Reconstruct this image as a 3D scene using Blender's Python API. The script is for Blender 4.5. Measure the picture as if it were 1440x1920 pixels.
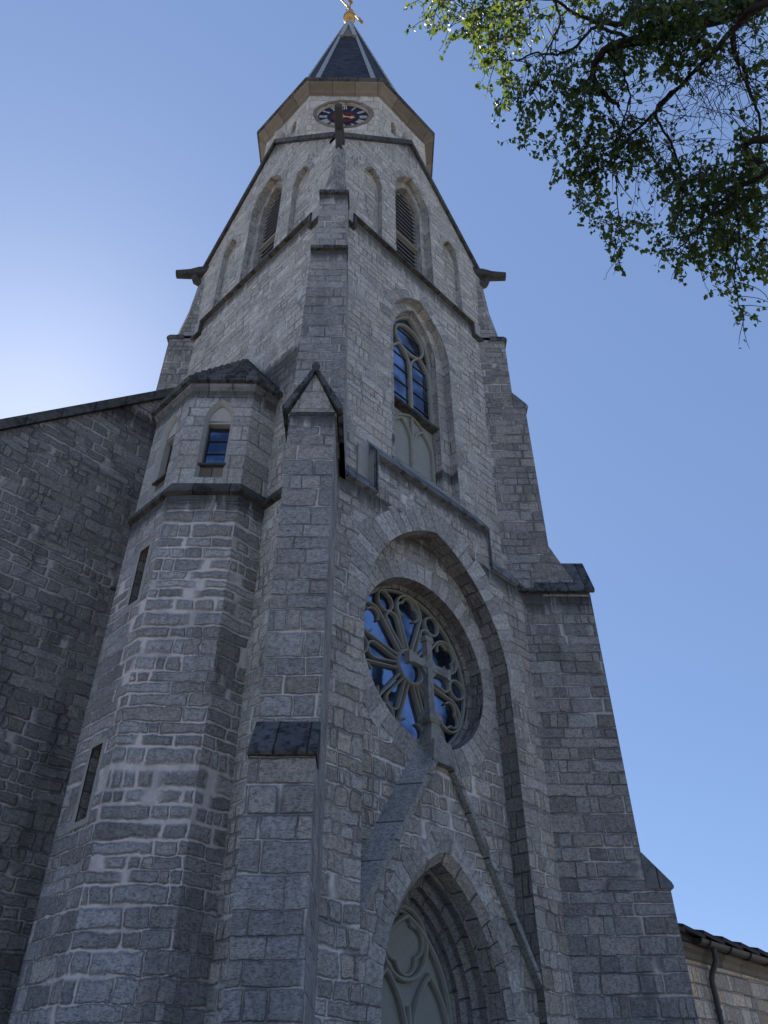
import bpy, math, random
from mathutils import Vector, Matrix
from mathutils.geometry import tessellate_polygon
for o in list(bpy.data.objects): bpy.data.objects.remove(o)
S = bpy.context.scene
COL = S.collection
R = math.radians
s2 = math.sqrt(2)

# ------------------------------------------------------------------ camera
AR, PIT, ROLL = R(44.3), math.atan(1201/1490), R(-0.2)
FX, FY = math.cos(AR), math.sin(AR)
RX, RY = math.sin(AR), -math.cos(AR)
fw = Vector((FX*math.cos(PIT), FY*math.cos(PIT), math.sin(PIT)))
up0 = Vector((-FX*math.sin(PIT), -FY*math.sin(PIT), math.cos(PIT)))
rt0 = Vector((RX, RY, 0))
rt = rt0*math.cos(ROLL) + up0*math.sin(ROLL)
up = up0*math.cos(ROLL) - rt0*math.sin(ROLL)
EYE = Vector((0, 0, 1.6))
cam = bpy.data.cameras.new('camera'); cam_o = bpy.data.objects.new('camera', cam); COL.objects.link(cam_o)
cam.sensor_fit = 'VERTICAL'; cam.sensor_height = 24; cam.lens = 24*1490/1920
cam.clip_start = .1; cam.clip_end = 6000
m = Matrix(((rt.x, up.x, -fw.x), (rt.y, up.y, -fw.y), (rt.z, up.z, -fw.z))).to_4x4()
m.translation = EYE
cam_o.matrix_world = m
S.camera = cam_o
S.render.resolution_x = 768; S.render.resolution_y = 1024

# ------------------------------------------------------------------ world and sun
SUN_EL, SUN_AZ = 39.5, 75.5          # azimuth counter-clockwise from +X
W = bpy.data.worlds.new("World"); S.world = W; W.use_nodes = True
nt = W.node_tree; nt.nodes.clear()
sky = nt.nodes.new('ShaderNodeTexSky'); sky.sky_type = 'NISHITA'; sky.sun_disc = False
sky.sun_elevation = R(SUN_EL); sky.sun_rotation = R(90-SUN_AZ)
sky.altitude = 300; sky.air_density = .72; sky.dust_density = .55; sky.ozone_density = 2.2
tint = nt.nodes.new('ShaderNodeMix'); tint.data_type = 'RGBA'; tint.blend_type = 'MULTIPLY'; tint.inputs[0].default_value = 1
tint.inputs[7].default_value = (.99, 1.06, 1.10, 1)
sm = nt.nodes.new('ShaderNodeMix'); sm.data_type = 'RGBA'; sm.inputs[0].default_value = .62; sm.inputs[7].default_value = (1.24, 1.94, 3.68, 1)
bg = nt.nodes.new('ShaderNodeBackground'); bg.inputs[1].default_value = .12
wo = nt.nodes.new('ShaderNodeOutputWorld')
nt.links.new(sky.outputs[0], tint.inputs[6]); nt.links.new(tint.outputs[2], sm.inputs[6]); nt.links.new(sm.outputs[2], bg.inputs[0]); nt.links.new(bg.outputs[0], wo.inputs[0])
sd = bpy.data.lights.new('sun', 'SUN'); sd.energy = 4.6; sd.angle = R(.5); sd.color = (1, .94, .84)
so = bpy.data.objects.new('sun', sd); COL.objects.link(so)
sv = Vector((math.cos(R(SUN_EL))*math.cos(R(SUN_AZ)), math.cos(R(SUN_EL))*math.sin(R(SUN_AZ)), math.sin(R(SUN_EL))))
so.rotation_euler = sv.to_track_quat('Z', 'Y').to_euler(); so.location = sv*80
S.view_settings.view_transform = 'Standard'; S.view_settings.look = 'None'
S.view_settings.exposure = 0.66; S.view_settings.gamma = 1
S.render.engine = 'CYCLES'

# ------------------------------------------------------------------ node helpers
class NB:
    def __init__(s, name):
        s.m = bpy.data.materials.new(name); s.m.use_nodes = True
        s.t = s.m.node_tree; s.N = s.t.nodes; s.N.clear()
        s.out = s.N.new('ShaderNodeOutputMaterial'); s.p = s.N.new('ShaderNodeBsdfPrincipled')
        s.t.links.new(s.p.outputs[0], s.out.inputs[0])
    def put(s, sock, v):
        if isinstance(v, bpy.types.NodeSocket): s.t.links.new(v, sock)
        elif isinstance(v, (tuple, list)):
            sock.default_value = tuple(v) + ((1,) if len(sock.default_value) == 4 and len(v) == 3 else ())
        else: sock.default_value = v
    def M(s, op, a, b=None, c=None):
        n = s.N.new('ShaderNodeMath'); n.operation = op
        s.put(n.inputs[0], a)
        if b is not None: s.put(n.inputs[1], b)
        if c is not None: s.put(n.inputs[2], c)
        return n.outputs[0]
    def add(s, a, b): return s.M('ADD', a, b)
    def sub(s, a, b): return s.M('SUBTRACT', a, b)
    def mul(s, a, b): return s.M('MULTIPLY', a, b)
    def noise(s, vec, scale, detail=3, rough=.55, out=0, dist=0):
        n = s.N.new('ShaderNodeTexNoise'); s.put(n.inputs['Vector'], vec); n.inputs['Scale'].default_value = scale
        n.inputs['Detail'].default_value = detail; n.inputs['Roughness'].default_value = rough; n.inputs['Distortion'].default_value = dist
        return n.outputs[out]
    def white(s, a, b=None):
        n = s.N.new('ShaderNodeTexWhiteNoise'); n.noise_dimensions = '2D'
        c = s.N.new('ShaderNodeCombineXYZ'); s.put(c.inputs[0], a)
        if b is not None: s.put(c.inputs[1], b)
        s.t.links.new(c.outputs[0], n.inputs[0]); return n.outputs[0]
    def ss(s, x, a, b, lo=0., hi=1.):
        n = s.N.new('ShaderNodeMapRange'); n.interpolation_type = 'SMOOTHSTEP'
        s.put(n.inputs[0], x); s.put(n.inputs[1], a); s.put(n.inputs[2], b); s.put(n.inputs[3], lo); s.put(n.inputs[4], hi)
        return n.outputs[0]
    def mix(s, f, a, b, mode='MIX'):
        n = s.N.new('ShaderNodeMix'); n.data_type = 'RGBA'; n.blend_type = mode
        s.put(n.inputs[0], f); s.put(n.inputs[6], a); s.put(n.inputs[7], b); return n.outputs[2]
    def vscale(s, vec, v):
        n = s.N.new('ShaderNodeVectorMath'); n.operation = 'MULTIPLY'; s.put(n.inputs[0], vec); n.inputs[1].default_value = v
        return n.outputs[0]
    def coord(s, which='Object'):
        n = s.N.new('ShaderNodeTexCoord'); return n.outputs[which]
    def pos(s): return s.N.new('ShaderNodeNewGeometry').outputs['Position']
    def uv(s): return s.coord('UV')
    def sep(s, v):
        n = s.N.new('ShaderNodeSeparateXYZ'); s.put(n.inputs[0], v); return n.outputs
    def bump(s, h, dist, strength=1.0):
        n = s.N.new('ShaderNodeBump'); n.inputs['Strength'].default_value = strength; n.inputs['Distance'].default_value = dist
        s.put(n.inputs['Height'], h); s.t.links.new(n.outputs[0], s.p.inputs['Normal']); return n
    def fin(s, col, rough=.9, spec=.2, **k):
        s.put(s.p.inputs['Base Color'], col); s.put(s.p.inputs['Roughness'], rough)
        s.p.inputs['Specular IOR Level'].default_value = spec
        for a, b in k.items(): s.put(s.p.inputs[a.replace('_', ' ')], b)
        return s.m

def masonry(name, h, w, mort, base, mcol, var=.5, warm=.25, dist=.025, slurry=.5, bump=.02, split=.7, dark=.5, mvar=1.0, rockf=1.0, djoint=.8, ledges=()):
    b = NB(name); uvv = b.uv(); P = b.pos()
    d1 = b.sep(b.noise(uvv, 2.3, 2, out=1)); d2 = b.sep(b.noise(uvv, 12, 5, .75, out=1))
    x, y, _ = b.sep(uvv)
    x = b.add(x, b.add(b.mul(b.sub(d1[0], .5), dist*3), b.mul(b.sub(d2[0], .5), dist*2.0)))
    y = b.add(y, b.add(b.mul(b.sub(d1[1], .5), dist*3), b.mul(b.sub(d2[1], .5), dist*2.0)))
    v = b.mul(y, 1/h)
    v = b.add(v, b.mul(b.M('SINE', b.mul(y, 1.9/h*.35)), .28))
    v = b.add(v, b.mul(b.M('SINE', b.add(b.mul(y, 4.7/h*.35), 1.3)), .13))
    row = b.M('FLOOR', v); fv = b.M('FRACT', v)
    r1 = b.white(row, 3.7)
    sc = b.add(.7, b.mul(r1, .6))
    u = b.add(b.mul(b.mul(x, 1/w), sc), b.mul(r1, 37.1))
    u = b.add(u, b.mul(b.M('SINE', b.add(b.mul(u, 2.3), b.mul(r1, 21))), .33))
    col = b.M('FLOOR', u); fu = b.M('FRACT', u)
    c0 = b.white(col, row)
    sp = b.M('GREATER_THAN', c0, split)
    fu2 = b.M('FRACT', b.mul(fu, 2)); half = b.M('FLOOR', b.mul(fu, 2))
    fuS = b.add(b.mul(fu, b.sub(1, sp)), b.mul(fu2, sp))
    wS = b.sub(w*1.0, b.mul(sp, w*.5))
    cid = b.white(b.add(b.mul(col, 2), b.mul(half, sp)), b.add(row, .5))
    cid2 = b.white(b.add(b.mul(col, 2), b.mul(half, sp)), b.add(row, 77.5))
    du = b.mul(b.M('MINIMUM', fuS, b.sub(1, fuS)), wS)
    dv = b.mul(b.M('MINIMUM', fv, b.sub(1, fv)), h)
    n = b.N.new('ShaderNodeMath'); n.operation = 'SMOOTH_MIN'
    b.put(n.inputs[0], du); b.put(n.inputs[1], dv); n.inputs[2].default_value = .03
    d = b.add(n.outputs[0], .004)
    big = b.noise(P, .55, 3); mid = b.noise(P, 2.2, 4, .6)
    edge = b.noise(P, 9, 3, .65)
    t = b.mul(mort, b.add(.45, b.mul(b.ss(big, .38, .68), 1.3*mvar)))
    t = b.add(t, b.mul(b.mul(b.ss(edge, .5, .72), b.ss(mid, .45, .62)), mort*1.6*slurry))
    mask = b.ss(d, b.mul(t, .4), b.add(b.mul(t, 1.5), .012))
    fine = b.noise(P, 42, 5, .7); med = b.noise(P, 13, 4, .62)
    # block colour
    k = b.add(1-var*.5, b.mul(cid, var))
    k = b.mul(k, b.add(.60, b.mul(fine, .80)))
    k = b.mul(k, b.ss(med, .28, .70, .74, 1.16))
    k = b.mul(k, b.ss(b.noise(b.vscale(P, (1, 1, 2.6)), 17, 4, .72), .34, .52, .45, 1.06))
    cb = b.mix(b.mul(b.ss(cid2, .55, 1.), warm), base, (base[0]*1.25, base[1]*1.04, base[2]*.78))
    cb = b.mix(1, cb, b.N.new('ShaderNodeCombineXYZ').outputs[0], 'MULTIPLY') if False else cb
    cc = b.N.new('ShaderNodeCombineXYZ')
    for i in range(3): b.put(cc.inputs[i], k)
    cb = b.mix(1., cb, cc.outputs[0], 'MULTIPLY')
    # pale weathered bloom and dark crust, each with shapes of their own
    streak = b.noise(b.vscale(P, (1.6, 1.6, .28)), 1.0, 5, .62)
    cb = b.mix(b.mul(b.ss(b.noise(P, 3.1, 5, .7), .56, .74), .40), cb, (mcol[0]*.82, mcol[1]*.82, mcol[2]*.84))
    mk = b.add(.75, b.mul(med, .5)); cm = b.N.new('ShaderNodeCombineXYZ')
    for i in range(3): b.put(cm.inputs[i], mk)
    cmort = b.mix(1., mcol, cm.outputs[0], 'MULTIPLY')
    cmort = b.mix(b.mul(b.ss(b.noise(P, 1.3, 3, .6), .44, .60), djoint), cmort, (base[0]*.42, base[1]*.42, base[2]*.45))
    c = b.mix(mask, cmort, cb)
    c = b.mix(b.mul(b.ss(streak, .5, .74), dark), c, (base[0]*.22, base[1]*.22, base[2]*.25))
    if ledges:      # dirt washed down from the ledges
        z_ = b.sep(P)[2]; runs = b.noise(b.vscale(P, (5.5, 5.5, .5)), 1., 4, .65); f = None
        for L_z, ln in ledges:
            g = b.mul(b.ss(z_, L_z-ln, L_z-.05), b.ss(z_, L_z, L_z+.3*ln, 1., 0.)); f = g if f is None else b.M('MAXIMUM', f, g)
        f = b.mul(b.ss(b.add(runs, b.mul(f, .42)), .62, .86), f)
        c = b.mix(b.mul(f, .85), c, (base[0]*.16, base[1]*.16, base[2]*.17))
    hh = b.add(b.mul(mask, .55), b.add(b.mul(b.mul(med, mask), .55*rockf), b.mul(b.mul(fine, b.add(.25, b.mul(mask, .75))), .38*rockf)))
    hh = b.add(hh, b.mul(b.mul(cid2, mask), .35))
    b.bump(hh, bump*2.6, 1.)
    return b.fin(c, .93, .12)

def plain(name, col, rough=.85, bump=.006, var=.35, scale=6, spec=.2, crust=None, metallic=0, byblock=False, crust_amt=.8, joint=0):
    b = NB(name); P = b.pos()
    n1 = b.noise(P, scale, 5, .65); n2 = b.noise(P, scale*6, 4, .7)
    k = b.mul(b.add(1-var, b.mul(n1, 2*var)), b.add(.8, b.mul(n2, .4)))
    if byblock:
        x = b.sep(b.uv())[0]; k = b.mul(b.mul(k, b.add(.72, b.mul(b.white(b.M('FLOOR', x), 2.2), .5))), b.ss(b.noise(P, 13, 4, .65), .3, .68, .62, 1.22))
    cc = b.N.new('ShaderNodeCombineXYZ')
    for i in range(3): b.put(cc.inputs[i], k)
    c = b.mix(1., col, cc.outputs[0], 'MULTIPLY')
    if crust: c = b.mix(b.mul(b.ss(b.noise(P, scale*.9, 6, .7), .46, .62), crust_amt), c, crust)
    hgt = b.add(n1, b.mul(n2, .7))
    if joint:
        x = b.add(b.sep(b.uv())[0], b.mul(b.noise(P, 9, 3), .03)); f_ = b.M('FRACT', b.mul(x, 1/joint)); dd = b.mul(b.M('MINIMUM', f_, b.sub(1, f_)), joint)
        jm = b.ss(dd, .004, .016); k2 = b.N.new('ShaderNodeCombineXYZ'); vv = b.mul(b.add(.75, b.mul(b.white(b.M('FLOOR', b.mul(x, 1/joint)), 3.), .5)), b.add(.3, b.mul(jm, .7)))
        for i in range(3): b.put(k2.inputs[i], vv)
        c = b.mix(1., c, k2.outputs[0], 'MULTIPLY'); hgt = b.add(hgt, b.mul(jm, .8))
    b.bump(hgt, bump*3, 1.)
    return b.fin(c, rough, spec, Metallic=metallic)

STONE = (.235, .225, .21); MORT = (.40, .355, .325)
M = {}
M['tower'] = masonry('tower_stone', .30, .60, .014, (.55, .52, .475), (0.62, 0.616, 0.56), slurry=.6, warm=.22, var=.34, dark=.4, ledges=[(24.4, 1.0), (33.4, 2.2)])
M['tower_left'] = masonry('tower_pale_stone', .28, .54, .022, (.58, .54, .485), (0.62, 0.62, 0.584), slurry=.9, dark=.25, warm=.12, var=.4, ledges=[(24.4, .8), (33.4, 2.2), (18.2, 2.6)])
M['front'] = masonry('front_stone', .31, .52, .022, (.46, .435, .40), (.70, .65, .60), dist=.05, slurry=.7, warm=.30, split=.66, dark=.35, ledges=[(14.65, .7), (13.35, .8)])
M['butt'] = masonry('buttress_stone', .34, .74, .013, (.39, .38, .37), (.64, .60, .56), slurry=.9, dark=.35, var=.4, split=.8, rockf=1.3, ledges=[(13.25, .8), (20.45, .9), (23.9, .8)])
M['butt_side'] = masonry('buttress_side_stone', .31, .62, .018, (.35, .335, .32), (.58, .53, .49), slurry=.9, dark=.45, split=.65, rockf=1.2, ledges=[(13.25, 1.2)])
M['turret'] = masonry('turret_stone', .285, .62, .026, (.45, .44, .43), (.76, .69, .64), dist=.045, slurry=1.3, var=.6, dark=.35, split=.75, mvar=1.4, rockf=1.3, djoint=.35, ledges=[(13.05, .9)])
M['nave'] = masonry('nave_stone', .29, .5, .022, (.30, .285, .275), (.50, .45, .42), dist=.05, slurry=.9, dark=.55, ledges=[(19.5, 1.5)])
M['ashlar'] = masonry('dressed_ashlar', .42, .62, .007, (0.435, 0.42, 0.399), (0.609, 0.58, 0.536), dist=.006, slurry=.5, var=.42, dark=.2, rockf=.6, split=.75, ledges=[(16.5, .7), (24.4, .8)])
M['clockstone'] = masonry('clock_stage_stone', .5, .8, .008, (.60, .55, .48), (0.62, 0.62, 0.57), dist=.02, slurry=2.5, var=.3, dark=.22, rockf=.8, ledges=[(36.2, .5)])
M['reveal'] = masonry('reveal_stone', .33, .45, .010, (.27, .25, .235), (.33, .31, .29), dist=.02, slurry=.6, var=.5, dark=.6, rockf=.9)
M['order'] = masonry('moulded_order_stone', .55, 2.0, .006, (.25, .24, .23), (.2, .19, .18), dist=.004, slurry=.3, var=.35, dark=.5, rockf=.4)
M['order_pale'] = masonry('portal_edge_stone', .48, 2.0, .006, (.40, .375, .35), (.3, .28, .26), dist=.004, slurry=.3, var=.3, dark=.35, rockf=.4)
M['copm'] = masonry('coping_slab_stone', 1.15, 6.0, .008, (.36, .36, .34), (.2, .2, .2), dist=.006, slurry=.3, var=.25, dark=.7, rockf=.5)
M['annex'] = masonry('annex_stone', .30, .52, .016, (.62, .535, .455), (0.598, 0.494, 0.403), dist=.02, slurry=.4, var=.6, warm=.9, dark=.1)
M['block'] = plain('voussoir_stone', (.46, .44, .41), byblock=True, bump=.012, var=.3, scale=7)
M['block_pale'] = plain('pale_arch_stone', (0.462, 0.441, 0.406), byblock=True, bump=.008, var=.22, scale=6)
M['mortar'] = plain('lime_mortar', (0.504, 0.469, 0.441), bump=.008)
M['dressed'] = plain('dressed_stone', (0.405, 0.39, 0.36), bump=.006, var=.25, scale=5)
M['pale'] = plain('pale_dressed_stone', (0.468, 0.448, 0.41), bump=.004, var=.15, scale=4)
M['cornice'] = plain('cornice_sandstone', (.20, .175, .145), bump=.004, var=.25, scale=3, joint=0.95)
M['cap'] = plain('weathered_cap_stone', (.14, .145, .15), bump=.02, var=.5, scale=6, crust=(.02, .02, .022), joint=0.47)
M['string'] = plain('string_course_stone', (.10, .098, .096), bump=.01, var=.4, scale=4, crust=(.035, .032, .03), joint=0.82)
M['garg'] = plain('gargoyle_stone', (.075, .073, .07), bump=.01, var=.4, scale=4, crust=(.04, .035, .03), crust_amt=.7)
M['coping'] = plain('grey_coping_stone', (0.273, 0.28, 0.26), bump=.008, var=.3, scale=3, crust=(0.0975, 0.104, 0.111), crust_amt=.6)
M['trac'] = plain('tracery_stone', (0.305, 0.299, 0.26), bump=.003, var=.18, scale=5)
M['panel'] = plain('blind_panel_stone', (.30, .305, .275), bump=.003, var=.12, scale=3)
M['lead'] = plain('lead_flashing', (.30, .335, .36), .6, .004, .3, 6, .5)
M['louver'] = plain('louvre_board', (.17, .17, .175), .8, .002)
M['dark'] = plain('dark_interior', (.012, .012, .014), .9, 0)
M['frame'] = plain('iron_frame', (.06, .055, .055), .6, .001)
M['navy'] = plain('clock_navy_paint', (.012, .016, .04), .5, 0, .1)
M['red'] = plain('clock_red_paint', (.12, .025, .03), .6, 0, .2)
M['white'] = plain('clock_white_paint', (.5, .5, .5), .5, 0, .08)
M['gold'] = plain('gilded_metal', (.55, .33, .11), .38, .001, .15, 10, .5, metallic=1)
M['gilt'] = plain('gilt_paint', (.52, .42, .24), .5, .001, .15)
M['shelf'] = plain('weathered_shelf_stone', (.20, .21, .225), bump=.01, var=.4, scale=4, crust=(.05, .05, .055), crust_amt=.8, joint=0.9)
M['weath'] = plain('plain_weathering_stone', (.26, .26, .265), bump=.012, var=.3, scale=5, crust=(.10, .10, .105), crust_amt=.6, joint=0.6)
M['gutter'] = plain('gutter_metal', (.05, .045, .045), .5, .001, .2, 5, .5)
M['tile'] = plain('clay_tile', (.06, .045, .05), .8, .01, .35, 5)
M['bark'] = plain('birch_bark', (.05, .043, .038), .9, .01, .4, 14)
M['door'] = plain('door_wood', (.06, .035, .02), .7, .004, .3)

def slate_mat():
    b = NB('slate'); uvv = b.uv(); x, y, _ = b.sep(uvv); P = b.pos()
    v = b.mul(y, 1/.22); row = b.M('FLOOR', v); fv = b.M('FRACT', v)
    u = b.add(b.mul(x, 1/.3), b.mul(b.white(row, 1.), 5)); col = b.M('FLOOR', u); fu = b.M('FRACT', u)
    c0 = b.white(col, row)
    k = b.mul(b.add(.55, b.mul(c0, .9)), b.add(.6, b.mul(b.noise(P, 1.3, 4, .6), .8)))
    k = b.mul(k, b.ss(fv, .0, .18, .35, 1.))
    cc = b.N.new('ShaderNodeCombineXYZ')
    for i in range(3): b.put(cc.inputs[i], k)
    c = b.mix(1., (.036, .038, .048), cc.outputs[0], 'MULTIPLY')
    b.bump(b.add(b.sub(1, fv), b.mul(c0, .3)), .03, 1.)
    return b.fin(c, .8, .15)
M['slate'] = slate_mat()
def glass_mat():
    b = NB('window_glass'); P = b.pos()
    b.bump(b.noise(P, 2.2, 2), .02, .35)
    return b.fin(b.mix(b.ss(b.noise(P, .8, 3, .6), .40, .62), (.05, .07, .115), (.23, .31, .47)), .07, .5, Metallic=.9)  # bright and dark patches in the colour imitate uneven sky reflections
M['glass'] = glass_mat()
def leaf_mat():
    b = NB('birch_leaf'); x = b.sep(b.uv())[0]
    r = b.white(b.M('FLOOR', x), 5.)
    c = b.mix(r, (.011, .020, .011), (.026, .040, .016))
    b.fin(c, .42, .5)
    tr = b.N.new('ShaderNodeBsdfTranslucent'); b.put(tr.inputs[0], b.mix(r, (.10, .19, .02), (.34, .42, .05)))
    ms = b.N.new('ShaderNodeMixShader'); ms.inputs[0].default_value = .42
    b.t.links.new(b.p.outputs[0], ms.inputs[1]); b.t.links.new(tr.outputs[0], ms.inputs[2]); b.t.links.new(ms.outputs[0], b.out.inputs[0])
    return b.m
M['leaf'] = leaf_mat()
def bounce_ground_mat():
    b = NB('pale_bounce_ground'); P = b.pos()  # unseen ground, made pale to bounce sunlight up onto the stone
    c = b.mix(b.noise(P, .6, 5), (.36, .31, .23), (.44, .39, .31)); b.bump(b.noise(P, 30, 4), .05)
    return b.fin(c)
M['bounce_ground'] = bounce_ground_mat()
def path_mat():
    b = NB('gravel_path'); P = b.pos()
    c = b.mix(b.noise(P, 20, 5), (.12, .11, .10), (.26, .24, .21)); b.bump(b.noise(P, 50, 4), .02)
    return b.fin(c)
M['path'] = path_mat()

# ------------------------------------------------------------------ mesh builder
class MB:
    def __init__(s): s.v = []; s.f = []; s.uv = []; s.sm = []
    def face(s, pts, uv=None, smooth=False):
        pts = [Vector(p) for p in pts]
        if uv is None:
            n = Vector((0, 0, 0))
            for i in range(len(pts)):
                a, c = pts[i], pts[(i+1) % len(pts)]
                n += Vector(((a.y-c.y)*(a.z+c.z), (a.z-c.z)*(a.x+c.x), (a.x-c.x)*(a.y+c.y)))
            if n.length < 1e-12: return
            n.normalize()
            t = Vector((0, 0, 1)).cross(n)
            t = Vector((1, 0, 0)) if t.length < .05 else t.normalized()
            bb = n.cross(t)
            uv = [(p.dot(t), p.dot(bb)) for p in pts]
        i0 = len(s.v); s.v += [tuple(p) for p in pts]; s.f.append(list(range(i0, i0+len(pts)))); s.uv.append(uv); s.sm.append(smooth)
    def quad(s, a, b, c, d, **k): s.face([a, b, c, d], **k)
    def grid(s, rows, closed_u=False, smooth=True, uvs=1.0):
        """rows: list of equal-length point lists sharing vertices"""
        i0 = len(s.v); n = len(rows[0])
        for r in rows: s.v += [tuple(p) for p in r]
        for j in range(len(rows)-1):
            for i in range(n if closed_u else n-1):
                k = (i+1) % n
                s.f.append([i0+j*n+i, i0+j*n+k, i0+(j+1)*n+k, i0+(j+1)*n+i])
                s.uv.append([(i*uvs, j*uvs), ((i+1)*uvs, j*uvs), ((i+1)*uvs, (j+1)*uvs), (i*uvs, (j+1)*uvs)]); s.sm.append(smooth)
    def tube(s, path, radii, n=8, smooth=True):
        rows = []; prev = None
        path = [Vector(p) for p in path]
        for i, p in enumerate(path):
            t = (path[min(i+1, len(path)-1)] - path[max(i-1, 0)])
            t = t.normalized() if t.length > 1e-9 else Vector((0, 0, 1))
            if prev is None:
                a = t.cross(Vector((0, 0, 1)));  a = t.cross(Vector((1, 0, 0))) if a.length < .1 else a
            else: a = prev - t*prev.dot(t)
            a.normalize(); prev = a; b = t.cross(a); r = radii[i] if isinstance(radii, (list, tuple)) else radii
            rows.append([p + (a*math.cos(2*math.pi*k/n) + b*math.sin(2*math.pi*k/n))*r for k in range(n)])
        s.grid(rows, True, smooth)
        if n > 4:
            s.face(list(reversed(rows[0]))); s.face(rows[-1])
    def build(s, name, mat, parent=None, **props):
        me = bpy.data.meshes.new(name); me.from_pydata(s.v, [], s.f); me.materials.append(mat)
        ul = me.uv_layers.new(name='UVMap'); k = 0; buf = []
        for u in s.uv:
            for q in u: buf += [q[0], q[1]]
        ul.data.foreach_set('uv', buf)
        me.polygons.foreach_set('use_smooth', s.sm); me.update()
        o = bpy.data.objects.new(name, me); COL.objects.link(o); o.parent = parent
        for a, b in props.items(): o[a] = b
        return o
def empty(name, loc=(0, 0, 0), parent=None, **props):
    o = bpy.data.objects.new(name, None); COL.objects.link(o); o.location = loc; o.parent = parent; o.empty_display_size = .3
    for a, b in props.items(): o[a] = b
    return o

class Fr:   # wall frame: origin xy, outward normal n; u runs to the right as seen from outside
    def __init__(s, o, n): s.o = Vector((o[0], o[1], 0)); s.n = Vector((n[0], n[1], 0)).normalized(); s.u = Vector((-s.n.y, s.n.x, 0))
    def P(s, u, z, d=0): return s.o + s.u*u + s.n*d + Vector((0, 0, z))

def area(p): return sum(p[i][0]*p[(i+1) % len(p)][1]-p[(i+1) % len(p)][0]*p[i][1] for i in range(len(p)))/2
def panel(mb, fr, outline, holes=(), d=0):
    loops = [[Vector((a, b, 0)) for a, b in outline]] + [[Vector((a, b, 0)) for a, b in h] for h in holes]
    flat = [p for l in loops for p in l]
    for t in tessellate_polygon(loops):
        q = [(flat[i].x, flat[i].y) for i in t]
        A = area(q)
        if abs(A) < 1e-9: continue
        if A < 0: q.reverse()
        mb.face([fr.P(a, b, d) for a, b in q])
def loft(mb, fr, A, da, B, db, closed=False, us=0):
    n = len(A); L = 0
    for i in range(n if closed else n-1):
        j = (i+1) % n
        w = math.hypot(math.hypot(A[i][0]-B[i][0], A[i][1]-B[i][1]), da-db)
        l = max(math.hypot(A[i][0]-A[j][0], A[i][1]-A[j][1]), math.hypot(B[i][0]-B[j][0], B[i][1]-B[j][1]))
        mb.face([fr.P(*A[i], da), fr.P(*B[i], db), fr.P(*B[j], db), fr.P(*A[j], da)], uv=[(us, L), (us+w, L), (us+w, L+l), (us, L+l)])
        L += l
def prism(mb, fr, outline, d0, d1, holes=()):
    if area(outline) < 0: outline = outline[::-1]
    lo, hi = min(d0, d1), max(d0, d1)
    panel(mb, fr, outline, holes, hi)
    sub = MB(); panel(sub, fr, outline, holes, lo)
    for f in sub.f: mb.face([sub.v[i] for i in reversed(f)])
    for lp, sg in [(outline, 1)]+[(h, -1) for h in holes]:
        if (area(lp) > 0) != (sg > 0): lp = lp[::-1]
        n = len(lp)
        for i in range(n):
            a, b = lp[i], lp[(i+1) % n]
            mb.face([fr.P(*a, lo), fr.P(*b, lo), fr.P(*b, hi), fr.P(*a, hi)])
def bar(mb, fr, u0, u1, prof):
    """prof: (d, z) points, counter-clockwise seen from +u side; extruded along u"""
    n = len(prof)
    for i in range(n):
        a, b = prof[i], prof[(i+1) % n]
        mb.face([fr.P(u0, a[1], a[0]), fr.P(u1, a[1], a[0]), fr.P(u1, b[1], b[0]), fr.P(u0, b[1], b[0])])
    mb.face([fr.P(u1, z, d) for d, z in prof]); mb.face([fr.P(u0, z, d) for d, z in reversed(prof)])
def arch(c, half, z0, top, zb, n=14):
    rise = top-z0; Rr = (half*half+rise*rise)/(2*half); pts = [(c-half, zb)] if zb < z0-1e-6 else []
    a1 = math.asin(min(1, rise/Rr))
    L = [(c-half+Rr-Rr*math.cos(a1*i/n), z0+Rr*math.sin(a1*i/n)) for i in range(n+1)]
    pts += L + [(2*c-x, z) for x, z in reversed(L[:-1])]
    if zb < z0-1e-6: pts += [(c+half, zb)]
    return pts
def circ(c, z, r, n=64, a0=0): return [(c+r*math.cos(a0+2*math.pi*i/n), z+r*math.sin(a0+2*math.pi*i/n)) for i in range(n)]
def offset(path, w, closed):
    """mitred offset of a 2D path to its left by w"""
    n = len(path); out = []
    for i in range(n):
        p = path[i]
        a = path[i-1] if (i > 0 or closed) else None; b = path[(i+1) % n] if (i < n-1 or closed) else None
        ns = []
        for q, r in ((a, p), (p, b)):
            if q is None or r is None: continue
            dx, dz = r[0]-q[0], r[1]-q[1]; l = math.hypot(dx, dz) or 1; ns.append((-dz/l, dx/l))
        nx = sum(q[0] for q in ns); nz = sum(q[1] for q in ns); l = math.hypot(nx, nz) or 1; nx /= l; nz /= l
        k = w/max(.45, nx*ns[0][0]+nz*ns[0][1])
        out.append((p[0]+nx*k, p[1]+nz*k))
    return out
def rib(mb, fr, path, w, d0, d1, closed=False, face=.45):
    """moulded bar: narrow flat face at d1, chamfers out to full width, straight to d0"""
    dm = d1-(d1-d0)*.35
    Ls = [offset(path, w/2, closed), offset(path, w/2, closed), offset(path, w*face/2, closed), offset(path, -w*face/2, closed), offset(path, -w/2, closed), offset(path, -w/2, closed)]
    ds = [d0, dm, d1, d1, dm, d0]
    for k in range(5): loft(mb, fr, Ls[k], ds[k], Ls[k+1], ds[k+1], closed)
    if not closed:
        for e in (0, -1):
            q = [fr.P(*Ls[k][e], ds[k]) for k in range(6)]
            mb.face(q if e == -1 else q[::-1])
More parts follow.
